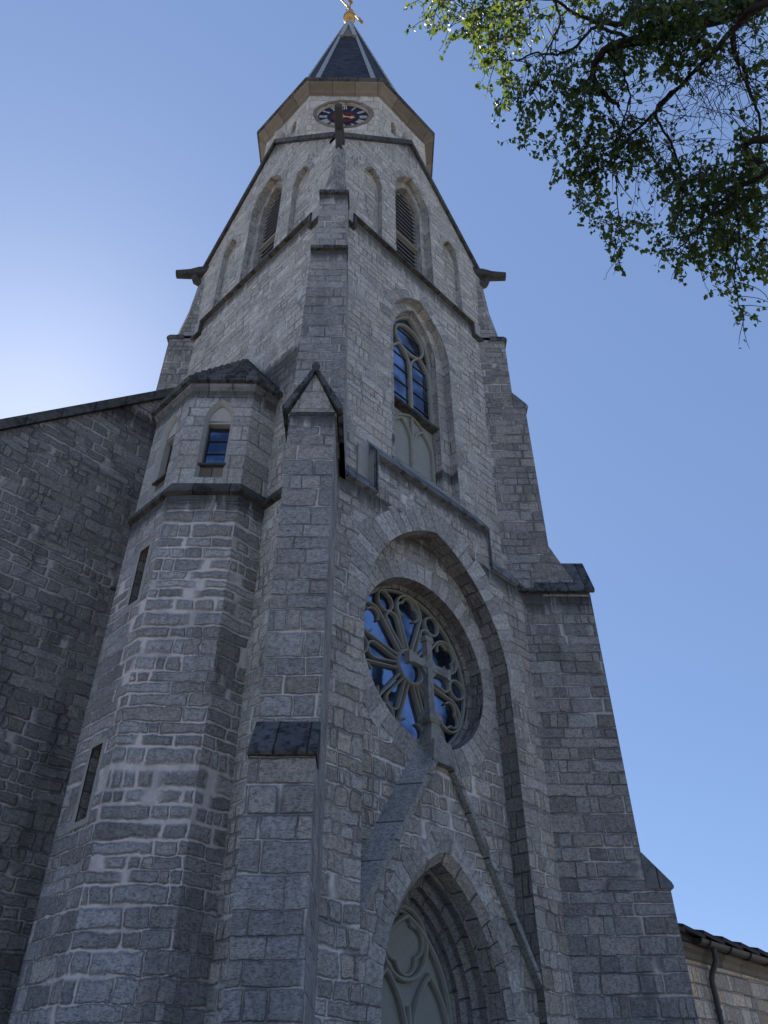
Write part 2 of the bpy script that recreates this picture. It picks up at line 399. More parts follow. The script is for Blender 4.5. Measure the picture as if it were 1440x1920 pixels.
def voussoirs(mb, fr, pts, d, rnd, wmin=.28, wmax=.42, len_=.27, gap=.022, th=.018, closed=False):
    """separate arch stones round an outline; pts run left foot -> apex -> right foot (clockwise)"""
    P = list(pts)+([pts[0]] if closed else [])
    cum = [0]
    for i in range(len(P)-1): cum.append(cum[-1]+math.hypot(P[i+1][0]-P[i][0], P[i+1][1]-P[i][1]))
    T = cum[-1]
    def at(s):
        s = min(max(s, 0), T)
        for i in range(len(P)-1):
            if cum[i+1] >= s:
                f = (s-cum[i])/max(1e-9, cum[i+1]-cum[i]); dx, dz = P[i+1][0]-P[i][0], P[i+1][1]-P[i][1]; l = math.hypot(dx, dz) or 1
                return (P[i][0]+dx*f, P[i][1]+dz*f), (-dz/l, dx/l)
        return P[-1], (0, 1)
    s = 0
    while s < T-.08:
        l = min(len_*rnd.uniform(.75, 1.3), T-s); w = rnd.uniform(wmin, wmax); k = rnd.randrange(1000)
        (p0, n0), (p1, n1) = at(s+gap/2), at(s+l-gap/2)
        if s+l > T-.02 or abs(n0[0]*n1[0]+n0[1]*n1[1]) > -1:
            g = .004
            q = [(p0[0]+n0[0]*g, p0[1]+n0[1]*g), (p1[0]+n1[0]*g, p1[1]+n1[1]*g), (p1[0]+n1[0]*w, p1[1]+n1[1]*w), (p0[0]+n0[0]*w, p0[1]+n0[1]*w)]
            sub = MB(); prism(sub, fr, q, d-.01, d+th)
            for f in sub.f: mb.face([sub.v[i] for i in f], uv=[(k+.5, .5)]*len(f))
        s += l

RND = random.Random(7)
# ------------------------------------------------------------------ the church
XC, HW, Y0 = 12.04, 3.82, 10.22
YC = Y0+HW
X0 = XC-HW
church = empty('church', (XC, YC, 0), label='tall grey stone church tower with pointed belfry gables, clock stage and dark slate spire', category='church')
OFF = Vector((XC, YC, 0))
class Part:   # children of the church are built in world coordinates and shifted under its empty
    pass
def cb(mb, name, mat, parent=church, **k):
    """build a mesh given in world coordinates under a parent standing anywhere"""
    o = mb.build(name, mat, None, **k)
    o.parent = parent
    off = Vector((0, 0, 0)); q = parent
    while q is not None: off += q.location; q = q.parent
    for v in o.data.vertices: v.co -= off
    return o
def ce(name, loc, parent=church, **k):
    off = Vector((0, 0, 0)); q = parent
    while q is not None: off += q.location; q = q.parent
    return empty(name, tuple(Vector(loc)-off), parent, **k)

front = Fr((XC, Y0), (0, -1)); left = Fr((X0, YC), (-1, 0)); back = Fr((XC, Y0+2*HW), (0, 1)); right = Fr((X0+2*HW, YC), (1, 0))

ZS = 24.45    # belfry string
GB, GT = 28.4, 33.35
bel_out = arch(0, .93, 29.0, 30.75, 24.75); bel_in = arch(0, .68, 29.0, 30.35, 24.75)
lan = [arch(c, .44, 27.9, 28.8, 24.75, 8) for c in (-2.05, 2.05)]
win_out = arch(.08, 1.34, 21.0, 23.15, 15.2); win_in = arch(.08, .97, 20.95, 22.85, 15.2)

# tower walls
for fr, nm, mat, z0, extra in ((front, 'front', 'tower', 13.5, [win_out]), (left, 'left', 'tower_left', 0, []), (back, 'back', 'tower', 0, []), (right, 'right', 'tower', 0, [])):
    mb = MB()
    panel(mb, fr, [(-HW, z0), (HW, z0), (HW, GB), (0, GT), (-HW, GB)], [bel_out]+lan+extra, 0)
    cb(mb, 'tower_wall', M[mat])
    # belfry opening
    ro = MB()
    loft(ro, fr, bel_out, 0, bel_out, -.28)
    loft(ro, fr, bel_out, -.28, bel_in, -.28)
    loft(ro, fr, bel_in, -.28, bel_in, -.75)
    cb(ro, 'belfry_reveal', M['ashlar'])
    for l in lan:
        la = ce('blind_lancet', fr.P(l[0][0], 24.75, -.1))
        lb = MB(); loft(lb, fr, l, 0, l, -.2); cb(lb, 'reveal', M['ashlar'], la)
        lb = MB(); panel(lb, fr, l, (), -.2); cb(lb, 'back_wall', M[mat], la)
        vo = MB(); voussoirs(vo, fr, l[1:-1], 0, RND, .16, .24, .22); cb(vo, 'arch_stones', M['block'], la)
    vo = MB()
    voussoirs(vo, fr, bel_out[1:-1], 0, RND, .2, .3, .26)
    cb(vo, 'arch_stones', M['block'])
    bo = ce('belfry_opening', fr.P(0, 24.75, -.6))
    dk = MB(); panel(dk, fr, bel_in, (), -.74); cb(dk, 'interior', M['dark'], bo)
    lv = MB()
    z = 24.85
    while z < 30.2:
        if not (26.95 < z < 27.3):
            bar(lv, fr, -.66, .66, [(-.74, z+.20), (-.745, z+.17), (-.48, z), (-.47, z+.035)])
        z += .25
    cb(lv, 'louvre', M['louver'], bo)
    tr = MB()
    rib(tr, fr, arch(0, .63, 28.9, 30.25, 24.75), .10, -.74, -.50)
    rib(tr, fr, arch(-.31, .3, 29.0, 29.55, 28.8, 8), .06, -.74, -.55); rib(tr, fr, arch(.31, .3, 29.0, 29.55, 28.8, 8), .06, -.74, -.55)
    bar(tr, fr, -.72, .72, [(-.74, 27.0), (-.40, 27.04), (-.40, 27.12), (-.74, 27.26)])
    cb(tr, 'tracery', M['trac'], bo)
    # belfry string course with lowered ends
    def pf(z): return [(0, z), (.13, z+.05), (.13, z+.13), (0, z+.38)]
    st = MB(); bar(st, fr, -2.95, 2.95, pf(ZS)); cb(st, 'string_course', M['string'])
    for sg in (-1, 1):
        st = MB(); a, b_ = sorted((sg*2.95, sg*(HW+.06))); bar(st, fr, a, b_, pf(ZS-.62))
        a, b_ = sorted((sg*2.95, sg*2.87)); bar(st, fr, a, b_, [(0, ZS-.62), (.12, ZS-.57), (.12, ZS+.02), (0, ZS+.02)])
        cb(st, 'string_course', M['string'])
    for sg in (-1, 1):
        ch = MB(); prism(ch, fr, [(sg*2.95, ZS-.3), (sg*3.9, ZS-.3), (sg*3.9, ZS+.35), (sg*2.95, ZS+.35)], 0, .055); cb(ch, 'corner_pier', M['dressed'])
    # gable coping
    gc = MB()
    o_, i_ = .30, .0
    prism(gc, fr, [(-HW, GB-.0), (0, GT-.0), (HW, GB-.0), (HW, GB+.28), (0, GT+.32), (-HW, GB+.28)], -.35, .12)
    cb(gc, 'gable_coping', M['string'])
    gr = MB()     # gable roof behind
    prism(gr, fr, [(-2.85, GB-.4), (2.85, GB-.4), (2.85, GB+1.2), (0, GT+.05), (-2.85, GB+1.2)], -3.6, -.8)
    cb(gr, 'gable_roof', M['slate'])
    fi = MB()
    c = fr.P(0, 0, -.1)
    fi.tube([c+Vector((0, 0, z)) for z in (33.5, 33.85, 33.95, 34.05, 34.25, 34.4, 34.45)], [.13, .1, .12, .22, .24, .14, .02], 10)
    cb(fi, 'finial', M['dressed'])

# lower front: projecting zone with the great blind arch
DL = .27
big = arch(0, 2.42, 10.15, 13.48, -.0, 20)
fz = MB()
panel(fz, front, [(-HW, 0), (-2.42, 0)]+big[1:-1]+[(2.42, 0), (HW, 0), (HW, 13.45), (2.12, 13.45), (2.12, 14.7), (-2.12, 14.7), (-2.12, 13.45), (-HW, 13.45)], (), DL)
for sg in (-1, 1):
    a = [front.P(sg*2.12, 13.4, 0), front.P(sg*2.12, 13.4, DL), front.P(sg*2.12, 14.7, DL), front.P(sg*2.12, 14.7, 0)]
    fz.face(a if sg > 0 else a[::-1])
    e = [front.P(sg*HW, 0, -.1), front.P(sg*HW, 0, DL), front.P(sg*HW, 13.45, DL), front.P(sg*HW, 13.45, -.1)]
    fz.face(e if sg > 0 else e[::-1])
cb(fz, 'front_wall', M['front'])
rv = MB(); loft(rv, front, big, DL, big, -.18); cb(rv, 'arch_reveal', M['reveal'])
vo = MB(); voussoirs(vo, front, big[1:-1], DL, RND, .5, .78, .30, th=.012); cb(vo, 'arch_stones', M['block'])
RC, RZ, RR = -.06, 10.13, 2.0
rw = MB(); panel(rw, front, [(-2.42, 0)]+big[1:-1]+[(2.42, 0)], [circ(RC, RZ, RR, 72), [(-1.9, .01), (1.8, .01), (1.8, 3.6), (.9, 5.2), (-.05, 6.0), (-1.0, 5.2), (-1.9, 3.6)]], -.18); cb(rw, 'recess_wall', M['front'])
ring = circ(RC, RZ, RR, 72)[::-1]
vo = MB(); voussoirs(vo, front, ring, -.18, RND, .42, .62, .27, th=.012, closed=True)
cb(vo, 'arch_stones', M['block'])
rr = MB(); loft(rr, front, ring, -.18, [(RC+(x-RC)*.985, RZ+(z-RZ)*.985) for x, z in ring], -.50, True)
r2 = [(RC+(x-RC)*.95, RZ+(z-RZ)*.95) for x, z in ring]
loft(rr, front, [(RC+(x-RC)*.985, RZ+(z-RZ)*.985) for x, z in ring], -.50, r2, -.57, True); loft(rr, front, r2, -.57, r2, -.80, True)
cb(rr, 'rose_reveal', M['reveal'])

# weathered shelf above the front zone
sh = MB()
def shelf(z): return [(-.02, z-.07), (DL, z-.07), (DL+.09, z-.03), (DL+.09, z+.03), (-.02, z+.66)]
bar(sh, front, -2.16, 2.16, shelf(14.72))
for sg in (-1, 1):
    a, b_ = sorted((sg*2.16, sg*(HW+.1))); bar(sh, front, a, b_, shelf(13.47))
    a, b_ = sorted((sg*2.16, sg*2.11)); bar(sh, front, a, b_, [(DL-.02, 13.46), (DL+.09, 13.46), (DL+.09, 14.66), (DL-.02, 14.66)])
cb(sh, 'weathered_shelf', M['shelf'])
for sg in (-1, 1):
    ck = MB(); prism(ck, front, [(sg*2.16, 13.62), (sg*2.5, 13.62), (sg*2.5, 14.95), (sg*2.16, 15.25)], -.02, .06); a_, b_ = sorted((sg*2.10, sg*2.165)); prism(ck, front, [(a_, 13.5), (b_, 13.5), (b_, 14.75), (a_, 14.75)], -.01, DL-.025); cb(ck, 'cheek_stone', M['dressed'])

# rose window
rose = ce('rose_window', front.P(RC, RZ, -.7))
gl = MB(); panel(gl, front, circ(RC, RZ, 1.93, 64), (), -.74); cb(gl, 'glass', M['glass'], rose)
tr = MB(); DB, DF = -.75, -.63
def pol(r, a): return (RC+r*math.cos(a), RZ+r*math.sin(a))
rib(tr, front, circ(RC, RZ, 1.92, 64), .10, DB, DF, True)
rib(tr, front, circ(RC, RZ, .40, 32), .10, DB, DF+.02, True)
for k in range(12):
    a = R(30*k); wide = (k % 2 == 1)
    hw = R(15)
    if wide:        # wide petal with a trefoil head reaching the rim
        side = [pol(.45, a-hw*.60), pol(1.30, a-hw*1.02)]
        c = pol(1.46, a); rr_ = .41
        A0 = math.atan2(side[1][1]-c[1], side[1][0]-c[0])
        arc = []
        a_s = a-R(118); a_e = a+R(118)
        for i in range(21): t = a_s+(a_e-a_s)*i/20; arc.append((c[0]+rr_*math.cos(t), c[1]+rr_*math.sin(t)))
        path = [pol(.45, a-hw*.60)]+arc+[pol(.45, a+hw*.60)]
        rib(tr, front, path, .062, DB, DF)
        path = []
        for j in (-1, 0, 1):
            t0 = a+R(90*j); cc_ = (c[0]+.178*math.cos(t0), c[1]+.178*math.sin(t0))
            path += [(cc_[0]+.178*math.cos(t0+R(q)), cc_[1]+.178*math.sin(t0+R(q))) for q in range(-88, 89, 16)]
        rib(tr, front, path, .045, DB, DF-.03)
    else:           # narrow petal with a round head and a drop above it
        c = pol(1.16, a); rr_ = .19; arc = []
        for i in range(13): t = a-R(100)+R(200)*i/12; arc.append((c[0]+rr_*math.cos(t), c[1]+rr_*math.sin(t)))
        rib(tr, front, [pol(.45, a-hw*.30)]+arc+[pol(.45, a+hw*.30)], .058, DB, DF)
        c = pol(1.60, a); drop = []
        for i in range(24):
            t = R(15*i); r_ = .235*(1+.28*max(0, math.cos(t))**6)
            drop.append((c[0]+r_*math.cos(t+a), c[1]+r_*math.sin(t+a)))
        rib(tr, front, drop, .058, DB, DF, True)
cb(tr, 'tracery', M['trac'], rose)

# upper window
uw = ce('pointed_window', front.P(.08, 15.3, -.5))
rv = MB()
loft(rv, front, win_out, 0, win_out, -.25); loft(rv, front, win_out, -.25, win_in, -.25); loft(rv, front, win_in, -.25, win_in, -.40)
wt = arch(.08, .955, 20.95, 22.78, 15.2)
loft(rv, front, win_in, -.40, wt, -.44); loft(rv, front, wt, -.44, wt, -.58)
cb(rv, 'window_reveal', M['ashlar'])
vo = MB(); voussoirs(vo, front, win_out[1:-1], 0, RND, .30, .52, .3); voussoirs(vo, front, [(1.42, 20.9), (1.42, 15.4)], 0, RND, .22, .45, .4, th=.006)
cb(vo, 'arch_stones', M['block'])
vo = MB(); voussoirs(vo, front, arch(.08, .98, 20.95, 22.86, 20.9)[0:], -.25, RND, .2, .3, .26, th=.01); cb(vo, 'arch_stones', M['block_pale'])
gl = MB(); g_o = arch(.08, .96, 20.95, 22.8, 18.2); panel(gl, front, g_o, (), -.54); cb(gl, 'glass', M['glass'], uw)
bars = MB()
for z in (18.75, 19.35, 19.95, 20.55, 21.2, 21.8): bar(bars, front, -.87, 1.03, [(-.54, z), (-.515, z), (-.515, z+.035), (-.54, z+.035)])
cb(bars, 'glazing_bars', M['frame'], uw)
pn = MB(); panel(pn, front, [(-.95, 15.2), (1.05, 15.2), (1.05, 18.2), (-.95, 18.2)], (), -.54); cb(pn, 'blind_panel', M['panel'], uw)
tr = MB()
rib(tr, front, arch(.08, .90, 20.95, 22.70, 18.2), .09, -.54, -.42)
for c in (-.365, .525):
    rib(tr, front, arch(c, .425, 20.2, 21.05, 18.2, 10), .075, -.54, -.43)
rib(tr, front, circ(.08, 21.52, .63, 40), .08, -.54, -.43, True)
for c in (-.365, .525):
    rib(tr, front, arch(c, .40, 17.05, 17.8, 15.6, 10), .08, -.54, -.44)
rib(tr, front, [(.08, 15.6), (.08, 18.1)], .09, -.54, -.43)
rib(tr, front, arch(.08, .88, 17.0, 18.15, 15.6, 10), .06, -.54, -.45)
cb(tr, 'tracery', M['trac'], uw)
sl = MB(); bar(sl, front, -.89, 1.05, [(-.54, 18.12), (-.30, 18.16), (-.28, 18.22), (-.54, 18.36)]); cb(sl, 'sill', M['string'], uw)
sl = MB(); bar(sl, front, -1.24, 1.40, [(-.56, 15.1), (.03, 15.1), (.03, 15.40), (-.25, 15.75), (-.56, 16.25)]); cb(sl, 'sill_slope', M['coping'], uw)

# portal inside the recess
portal = ce('portal', front.P(0, 0, 0))
GA = -.08
pz = 7.96
po = arch(-.05, 1.72, 3.35, 6.04, 0, 18)
pb = MB(); gab = [(-2.41, 0), (-1.77, 0)]+po[1:-1]+[(1.67, 0), (2.41, 0), (2.41, 4.0), (GA, pz), (-2.41, 4.36)]
panel(pb, front, gab, (), .10); cb(pb, 'portal_wall', M['front'], portal)
cp = MB()
def vline(dz): return [(-2.42, 4.36+dz), (GA, pz+dz), (2.42, 4.0+dz)]
lo_, hf, hb = vline(.02), vline(.22), vline(.66)
for i in range(2):
    q = [lo_[i], lo_[i+1], hf[i+1], hf[i]]
    cp.face([front.P(*p, .25) for p in q])
    cp.face([front.P(*hf[i], .25), front.P(*hf[i+1], .25), front.P(*hb[i+1], -.19), front.P(*hb[i], -.19)])
    cp.face([front.P(*lo_[i+1], .25), front.P(*lo_[i], .25), front.P(*lo_[i], -.19), front.P(*lo_[i+1], -.19)])
for i in (0, 2):
    q = [front.P(*lo_[i], .25), front.P(*hf[i], .25), front.P(*hb[i], -.19), front.P(*lo_[i], -.19)]
    cp.face(q)
cb(cp, 'gable_coping', M['copm'], portal)
vo = MB(); voussoirs(vo, front, po[1:-1], .10, RND, .30, .42, .30, th=.010); cb(vo, 'arch_stones', M['block'], portal)
def sc(half, top): return arch(-.05, half, 3.35, top, 0, 18)
P1, P2, P3, P4, P5, P6 = sc(1.72, 6.04), sc(1.60, 5.84), sc(1.50, 5.70), sc(1.36, 5.52), sc(1.24, 5.36), sc(1.16, 5.24)
rv = MB(); loft(rv, front, P1, .10, P2, -.04); loft(rv, front, P2, -.04, P2, -.34); cb(rv, 'arch_order', M['order_pale'], portal)
rv = MB(); loft(rv, front, P2, -.34, P3, -.34); loft(rv, front, P3, -.34, P3, -.52); loft(rv, front, P3, -.52, P4, -.58); loft(rv, front, P4, -.58, P4, -.70)
loft(rv, front, P4, -.70, P5, -.76); loft(rv, front, P5, -.76, P5, -.86); loft(rv, front, P5, -.86, P6, -.88)
cb(rv, 'arch_order', M['order'], portal)
tp = MB(); panel(tp, front, P6, (), -1.0); loft(tp, front, P6, -.88, P6, -1.0); cb(tp, 'tympanum', M['panel'], portal)
tr = MB(); TC, TZ = -.14, 4.58
rib(tr, front, sc(1.1, 5.06), .10, -1.0, -.86)
rib(tr, front, circ(TC, TZ+.02, .60, 48), .09, -1.0, -.87, True)
qf = []
for k in range(4):
    t0 = R(90*k+90+8); cc_ = (TC+.262*math.cos(t0), TZ+.02+.262*math.sin(t0))
    qf += [(cc_[0]+.262*math.cos(t0+R(q)), cc_[1]+.262*math.sin(t0+R(q))) for q in range(-86, 87, 14)]
rib(tr, front, qf, .065, -1.0, -.90, True)
for c in (-.62, .52):
    rib(tr, front, arch(c, .50, 3.05, 4.12, .3, 12), .09, -1.0, -.87)
rib(tr, front, [(TC+.09, .3), (TC+.09, 3.6)], .09, -1.0, -.87)
cb(tr, 'tracery', M['trac'], portal)
for c in (-.62, .52): dr = MB(); prism(dr, front, [(c-.42, 0), (c+.42, 0), (c+.42, 2.3), (c-.42, 2.3)], -.995, -.95); cb(dr, 'door', M['door'], portal)
# cross on the portal gable
CX = -.25
cr = ce('stone_cross', front.P(CX, 7.5, .0), portal)
sub = MB()
def box(mb, fr, u0, u1, z0, z1, d0, d1): prism(mb, fr, [(u0, z0), (u1, z0), (u1, z1), (u0, z1)], d0, d1)
def frustum(mb, fr, u, hw0, z0, hw1, z1, d, hd0, hd1):
    a = [fr.P(u+x*hw0, z0, d+y*hd0) for x, y in ((-1, 1), (1, 1), (1, -1), (-1, -1))]; b = [fr.P(u+x*hw1, z1, d+y*hd1) for x, y in ((-1, 1), (1, 1), (1, -1), (-1, -1))]
    for i in range(4): mb.face([a[i], a[(i+1) % 4], b[(i+1) % 4], b[i]])
    mb.face(b); mb.face(a[::-1])
CD = .03
frustum(sub, front, GA-.04, .34, 7.62, .26, 8.10, .02, .24, .22)
frustum(sub, front, CX+.04, .20, 8.0, .13, 8.48, CD, .14, .12)
frustum(sub, front, CX, .14, 8.48, .20, 8.56, CD, .13, .18); frustum(sub, front, CX, .20, 8.56, .20, 8.62, CD, .18, .18); frustum(sub, front, CX, .20, 8.62, .12, 8.78, CD, .18, .11)
sub2 = MB()
box(sub2, front, CX-.085, CX+.085, 8.76, 10.45, CD-.07, CD+.07)
box(sub2, front, CX-.60, CX-.085, 9.72, 9.90, CD-.07, CD+.07); box(sub2, front, CX+.085, CX+.60, 9.72, 9.90, CD-.07, CD+.07)
for (u, z) in ((-.62, 9.81), (.62, 9.81)):
    box(sub2, front, CX+u-.05, CX+u+.05, z-.13, z+.13, CD-.08, CD+.08)
box(sub2, front, CX-.13, CX+.13, 10.40, 10.52, CD-.085, CD+.085)
for sx in (-1, 1):
    for sz in (-1, 1):
        prism(sub2, front, [(CX+sx*.085, 9.81+sz*.09), (CX+sx*.24, 9.81+sz*.09), (CX+sx*.085, 9.81+sz*.25)], CD-.045, CD+.045)
cb(sub, 'pedestal', M['coping'], portal); 
bpy.data.objects.remove(cr)
cb(sub2, 'cross', M['coping'], portal)

# corner buttresses (diagonal)
def gablet(mbs, fr, e):
    roof, infill = mbs
    hw = .49
    prism(roof, fr, [(-hw-.12, 13.30), (-hw-.02, 13.30), (0, 14.44), (hw+.02, 13.30), (hw+.12, 13.30), (hw+.12, 13.38), (0, 14.62), (-hw-.12, 13.38)], .3, e+.10)
    prism(infill, fr, [(-hw, 13.2), (hw, 13.2), (0, 14.45)], .5, e)
def buttress(corner, n, side_mat, up_mat, gl_=1.04, knob=False):
    fr = Fr(corner, n); bt = ce('buttress', fr.P(0, 0, 0))
    w1, w2, w3 = .462, .475, .415
    body = MB()
    box(body, fr, -w1, w1, 0, 5.95, -.8, 2.25); box(body, fr, -w1, w1, 5.95, 13.3, -.8, 1.77)
    cb(body, 'shaft', M[side_mat], bt)
    body = MB(); frustum(body, fr, 0, w2+(.13 if knob else .0), 13.3, w2, 20.55, .02, .84, .82); box(body, fr, -w3, w3, 20.55, 23.95, -.8, .50)
    cb(body, 'upper_shaft', M[up_mat], bt)
    def wb(hw, prof, mt='cap'): cap = MB(); bar(cap, fr, -hw, hw, prof); cb(cap, 'weathering', M[mt], bt)
    wb(w1+.02, [(1.75, 5.92), (2.31, 5.92), (2.33, 5.96), (2.30, 6.04), (1.78, 6.64), (1.75, 6.64)], 'cap' if knob else 'weath')
    wb(w2+.02, [(.48, 20.45), (.92, 20.45), (.94, 20.49), (.92, 20.60), (.50, 21.15), (.48, 21.15)], 'cap' if knob else 'weath')
    wb(w3+.03, [(.0, 23.9), (.58, 23.9), (.60, 23.94), (.58, 24.05), (.50, 24.12), (0, 24.12)])
    ro, inf = MB(), MB(); gablet((ro, inf), fr, 1.77)
    for sg in (-1, 1):
        a_, b_ = sorted((sg*.48, sg*.61)); box(ro, fr, a_, b_, 13.30, 13.39, -.75, .32)
    fl = MB(); bar(fl, fr, -.468, .468, [(.3, 13.35), (1.42, 13.35), (1.36, 13.75), (.83, 14.95), (.3, 14.95)]); cb(fl, 'flared_weathering', M[side_mat], bt)
    if knob: ro.tube([fr.P(0, z, 1.80) for z in (14.5, 14.58, 14.65, 14.73, 14.78)], [.05, .075, .09, .07, .02], 10)
    cb(ro, 'gablet_roof', M['cap'], bt); cb(inf, 'gablet', M['ashlar'], bt)
    # pier tapering to the tower corner above the top weathering
    pw = MB()
    a = [fr.P(-.40, 24.1, -.3), fr.P(-.40, 24.1, .22), fr.P(0, 24.1, .50), fr.P(.40, 24.1, .22), fr.P(.40, 24.1, -.3)]
    c = [fr.P(-.24, 26.0, -.3), fr.P(-.24, 26.0, .02), fr.P(0, 26.0, .20), fr.P(.24, 26.0, .02), fr.P(.24, 26.0, -.3)]
    d = [fr.P(-.20, 28.0, -.3), fr.P(-.17, 28.0, -.12), fr.P(0, 28.0, .06), fr.P(.17, 28.0, -.12), fr.P(.20, 28.0, -.3)]
    for A, B in ((a, c), (c, d)):
        for i in range(4): pw.face([A[i], A[i+1], B[i+1], B[i]])
    cb(pw, 'pinnacle', M['butt_side'], bt)
    # gargoyle
    g = MB()
    g.tube([fr.P(0, 28.5, -.35), fr.P(0, 28.45, .15), fr.P(0, 28.38, .5), fr.P(0, 28.36, gl_)], [.17, .16, .15, .13] if knob else [.26, .25, .20, .17], 8, smooth=False)
    g.tube([fr.P(0, 27.6, -.1), fr.P(0, 27.85, .16), fr.P(0, 28.2, .32)], [.09, .12, .10] if knob else [.12, .17, .13], 8)
    cb(g, 'gargoyle', M['garg'], bt)
buttress((X0+.09, Y0-.07), (-1, -1), 'butt', 'butt', 1.12, True)
buttress((X0+2*HW, Y0), (1, -1), 'butt_side', 'butt_side')
buttress((X0, Y0+2*HW), (-1, 1), 'butt_side', 'butt_side')
buttress((X0+2*HW, Y0+2*HW), (1, 1), 'butt_side', 'butt_side')

# ------------------------------------------------------------------ clock stage and spire
def octring(cen, prof, mb, closed_top=False, lean=(0, 0), zl=None, faces=range(8)):
    """prof: (apothem, z) rings, bottom/outside to top; one flat quad per side"""
    for k in faces:
        t0, t1 = R(45*k-22.5), R(45*k+22.5)
        for (a0, z0), (a1, z1) in zip(prof[:-1], prof[1:]):
            q = []
            for a, z, t in ((a0, z0, t0), (a0, z0, t1), (a1, z1, t1), (a1, z1, t0)):
                r_ = a/math.cos(R(22.5)); f = 0 if zl is None else max(0, (z-zl[0])/(zl[1]-zl[0]))
                q.append(Vector((cen[0]+r_*math.cos(t)+lean[0]*f, cen[1]+r_*math.sin(t)+lean[1]*f, z)))
            if a1 < 1e-6: q = q[:3]
            if a0 < 1e-6: q = [q[0], q[2], q[3]]
            mb.face(q)
CE = (XC, YC)
AW = 3.46
ow = MB()
for k in range(8):
    fr8 = Fr((XC+AW*math.cos(R(45*k)), YC+AW*math.sin(R(45*k))), (math.cos(R(45*k)), math.sin(R(45*k))))
    hs = AW*math.tan(R(22.5)); holes = []
    if k % 2: holes = [circ(0, 34.4, 1.08, 40)]
    else: holes = [arch(c, .15, 34.75, 35.05, 34.0, 5) for c in (-.55, .55)]
    panel(ow, fr8, [(-hs, 28 if k % 2 else 31.2), (hs, 28 if k % 2 else 31.2), (hs, 36.3), (-hs, 36.3)], holes, 0)
    if k % 2:
        cr_ = circ(0, 34.4, 1.08, 40)[::-1]; loft(ow, fr8, cr_, 0, [(x*.96, 34.4+(z-34.4)*.96) for x, z in cr_], -.14, True)
        vo = MB(); voussoirs(vo, fr8, cr_, 0, RND, .16, .17, .42, th=.02, closed=True, gap=.01); cb(vo, 'clock_surround', M['cornice'])
        clk = ce('clock', fr8.P(0, 34.4, -.1))
        z0 = 34.4
        q = MB(); panel(q, fr8, circ(0, z0, 1.04, 48), (), -.13); cb(q, 'dial', M['navy'], clk)
        q = MB(); panel(q, fr8, circ(0, z0, .5, 40), (), -.115); cb(q, 'dial_center', M['red'], clk)
        q = MB(); 
        for i in range(8):
            t = R(45*i+10); rib(q, fr8, [(x, z) for x, z in circ(.25*math.cos(t), z0+.25*math.sin(t), .13, 14)], .018, -.115, -.10, True)
        rib(q, fr8, circ(0, z0, .48, 40), .03, -.115, -.10, True)
        cb(q, 'ornament', M['red'], clk)
        NUM = ['XII', 'I', 'II', 'III', 'IIII', 'V', 'VI', 'VII', 'VIII', 'IX', 'X', 'XI']
        for i, s_ in enumerate(NUM):
            t = R(90-30*i); er = Vector((math.cos(t), math.sin(t))); et = Vector((math.sin(t), -math.cos(t)))
            q = MB(); ww = {'I': .075, 'V': .13, 'X': .13}; tot = sum(ww[c_] for c_ in s_); x = -tot/2
            def stroke(xa, ra, xb, rb):
                A = er*ra+et*xa; B = er*rb+et*xb; dd = (B-A).normalized(); nn = Vector((-dd.y, dd.x))*.019
                prism(q, fr8, [(p_.x, z0+p_.y) for p_ in (A+nn, A-nn, B-nn, B+nn)], -.125, -.10)
            for c_ in s_:
                w_ = ww[c_]; r0, r1 = .66, .97
                if c_ == 'I': stroke(x+w_/2, r0, x+w_/2, r1)
                elif c_ == 'V': stroke(x+w_/2, r0, x+.02, r1); stroke(x+w_/2, r0, x+w_-.02, r1)
                else: stroke(x+.02, r0, x+w_-.02, r1); stroke(x+w_-.02, r0, x+.02, r1)
                x += w_
            cb(q, 'numeral', M['white'], clk)
        for nm, ang, ln, wd in (('minute_hand', 106, .92, .055), ('hour_hand', 345, .5, .08)):
            t = R(ang); er = Vector((math.cos(t), math.sin(t))); et = Vector((-er.y, er.x)); q = MB()
            pts = [-er*.16+et*wd*.5, -er*.16-et*wd*.5, er*ln*.6-et*wd*.5, er*ln*.66-et*wd*1.6, er*ln, er*ln*.66+et*wd*1.6, er*ln*.6+et*wd*.5]
            prism(q, fr8, [(p_.x, z0+p_.y) for p_ in pts], -.075 if nm[0] == 'm' else -.095, -.06 if nm[0] == 'm' else -.08)
            cb(q, nm, M['gilt'], clk)
    else:
        for hpts in holes: loft(ow, fr8, hpts, 0, hpts, -.35)
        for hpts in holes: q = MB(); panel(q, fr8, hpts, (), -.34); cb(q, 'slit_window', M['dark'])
cb(ow, 'clock_stage', M['clockstone'])
co = MB(); octring(CE, [(AW, 36.05), (AW+.1, 36.12), (AW+.14, 36.26), (AW+.36, 36.42), (AW+.38, 36.5)], co); cb(co, 'cornice', M['cornice'])
co = MB(); octring(CE, [(AW+.38, 36.5), (AW+.46, 36.56), (AW+.46, 36.7), (AW+.3, 36.85), (3.3, 36.9)], co); cb(co, 'eaves', M['string'])
LN = (-.30/s2*1.1, .30/s2*1.1); ZL = (36.9, 54.0)
sp = MB(); octring(CE, [(3.45, 36.86), (3.2, 37.9), (.10, 53.6)], sp, lean=LN, zl=ZL); cb(sp, 'spire', M['slate'])
hp = MB()
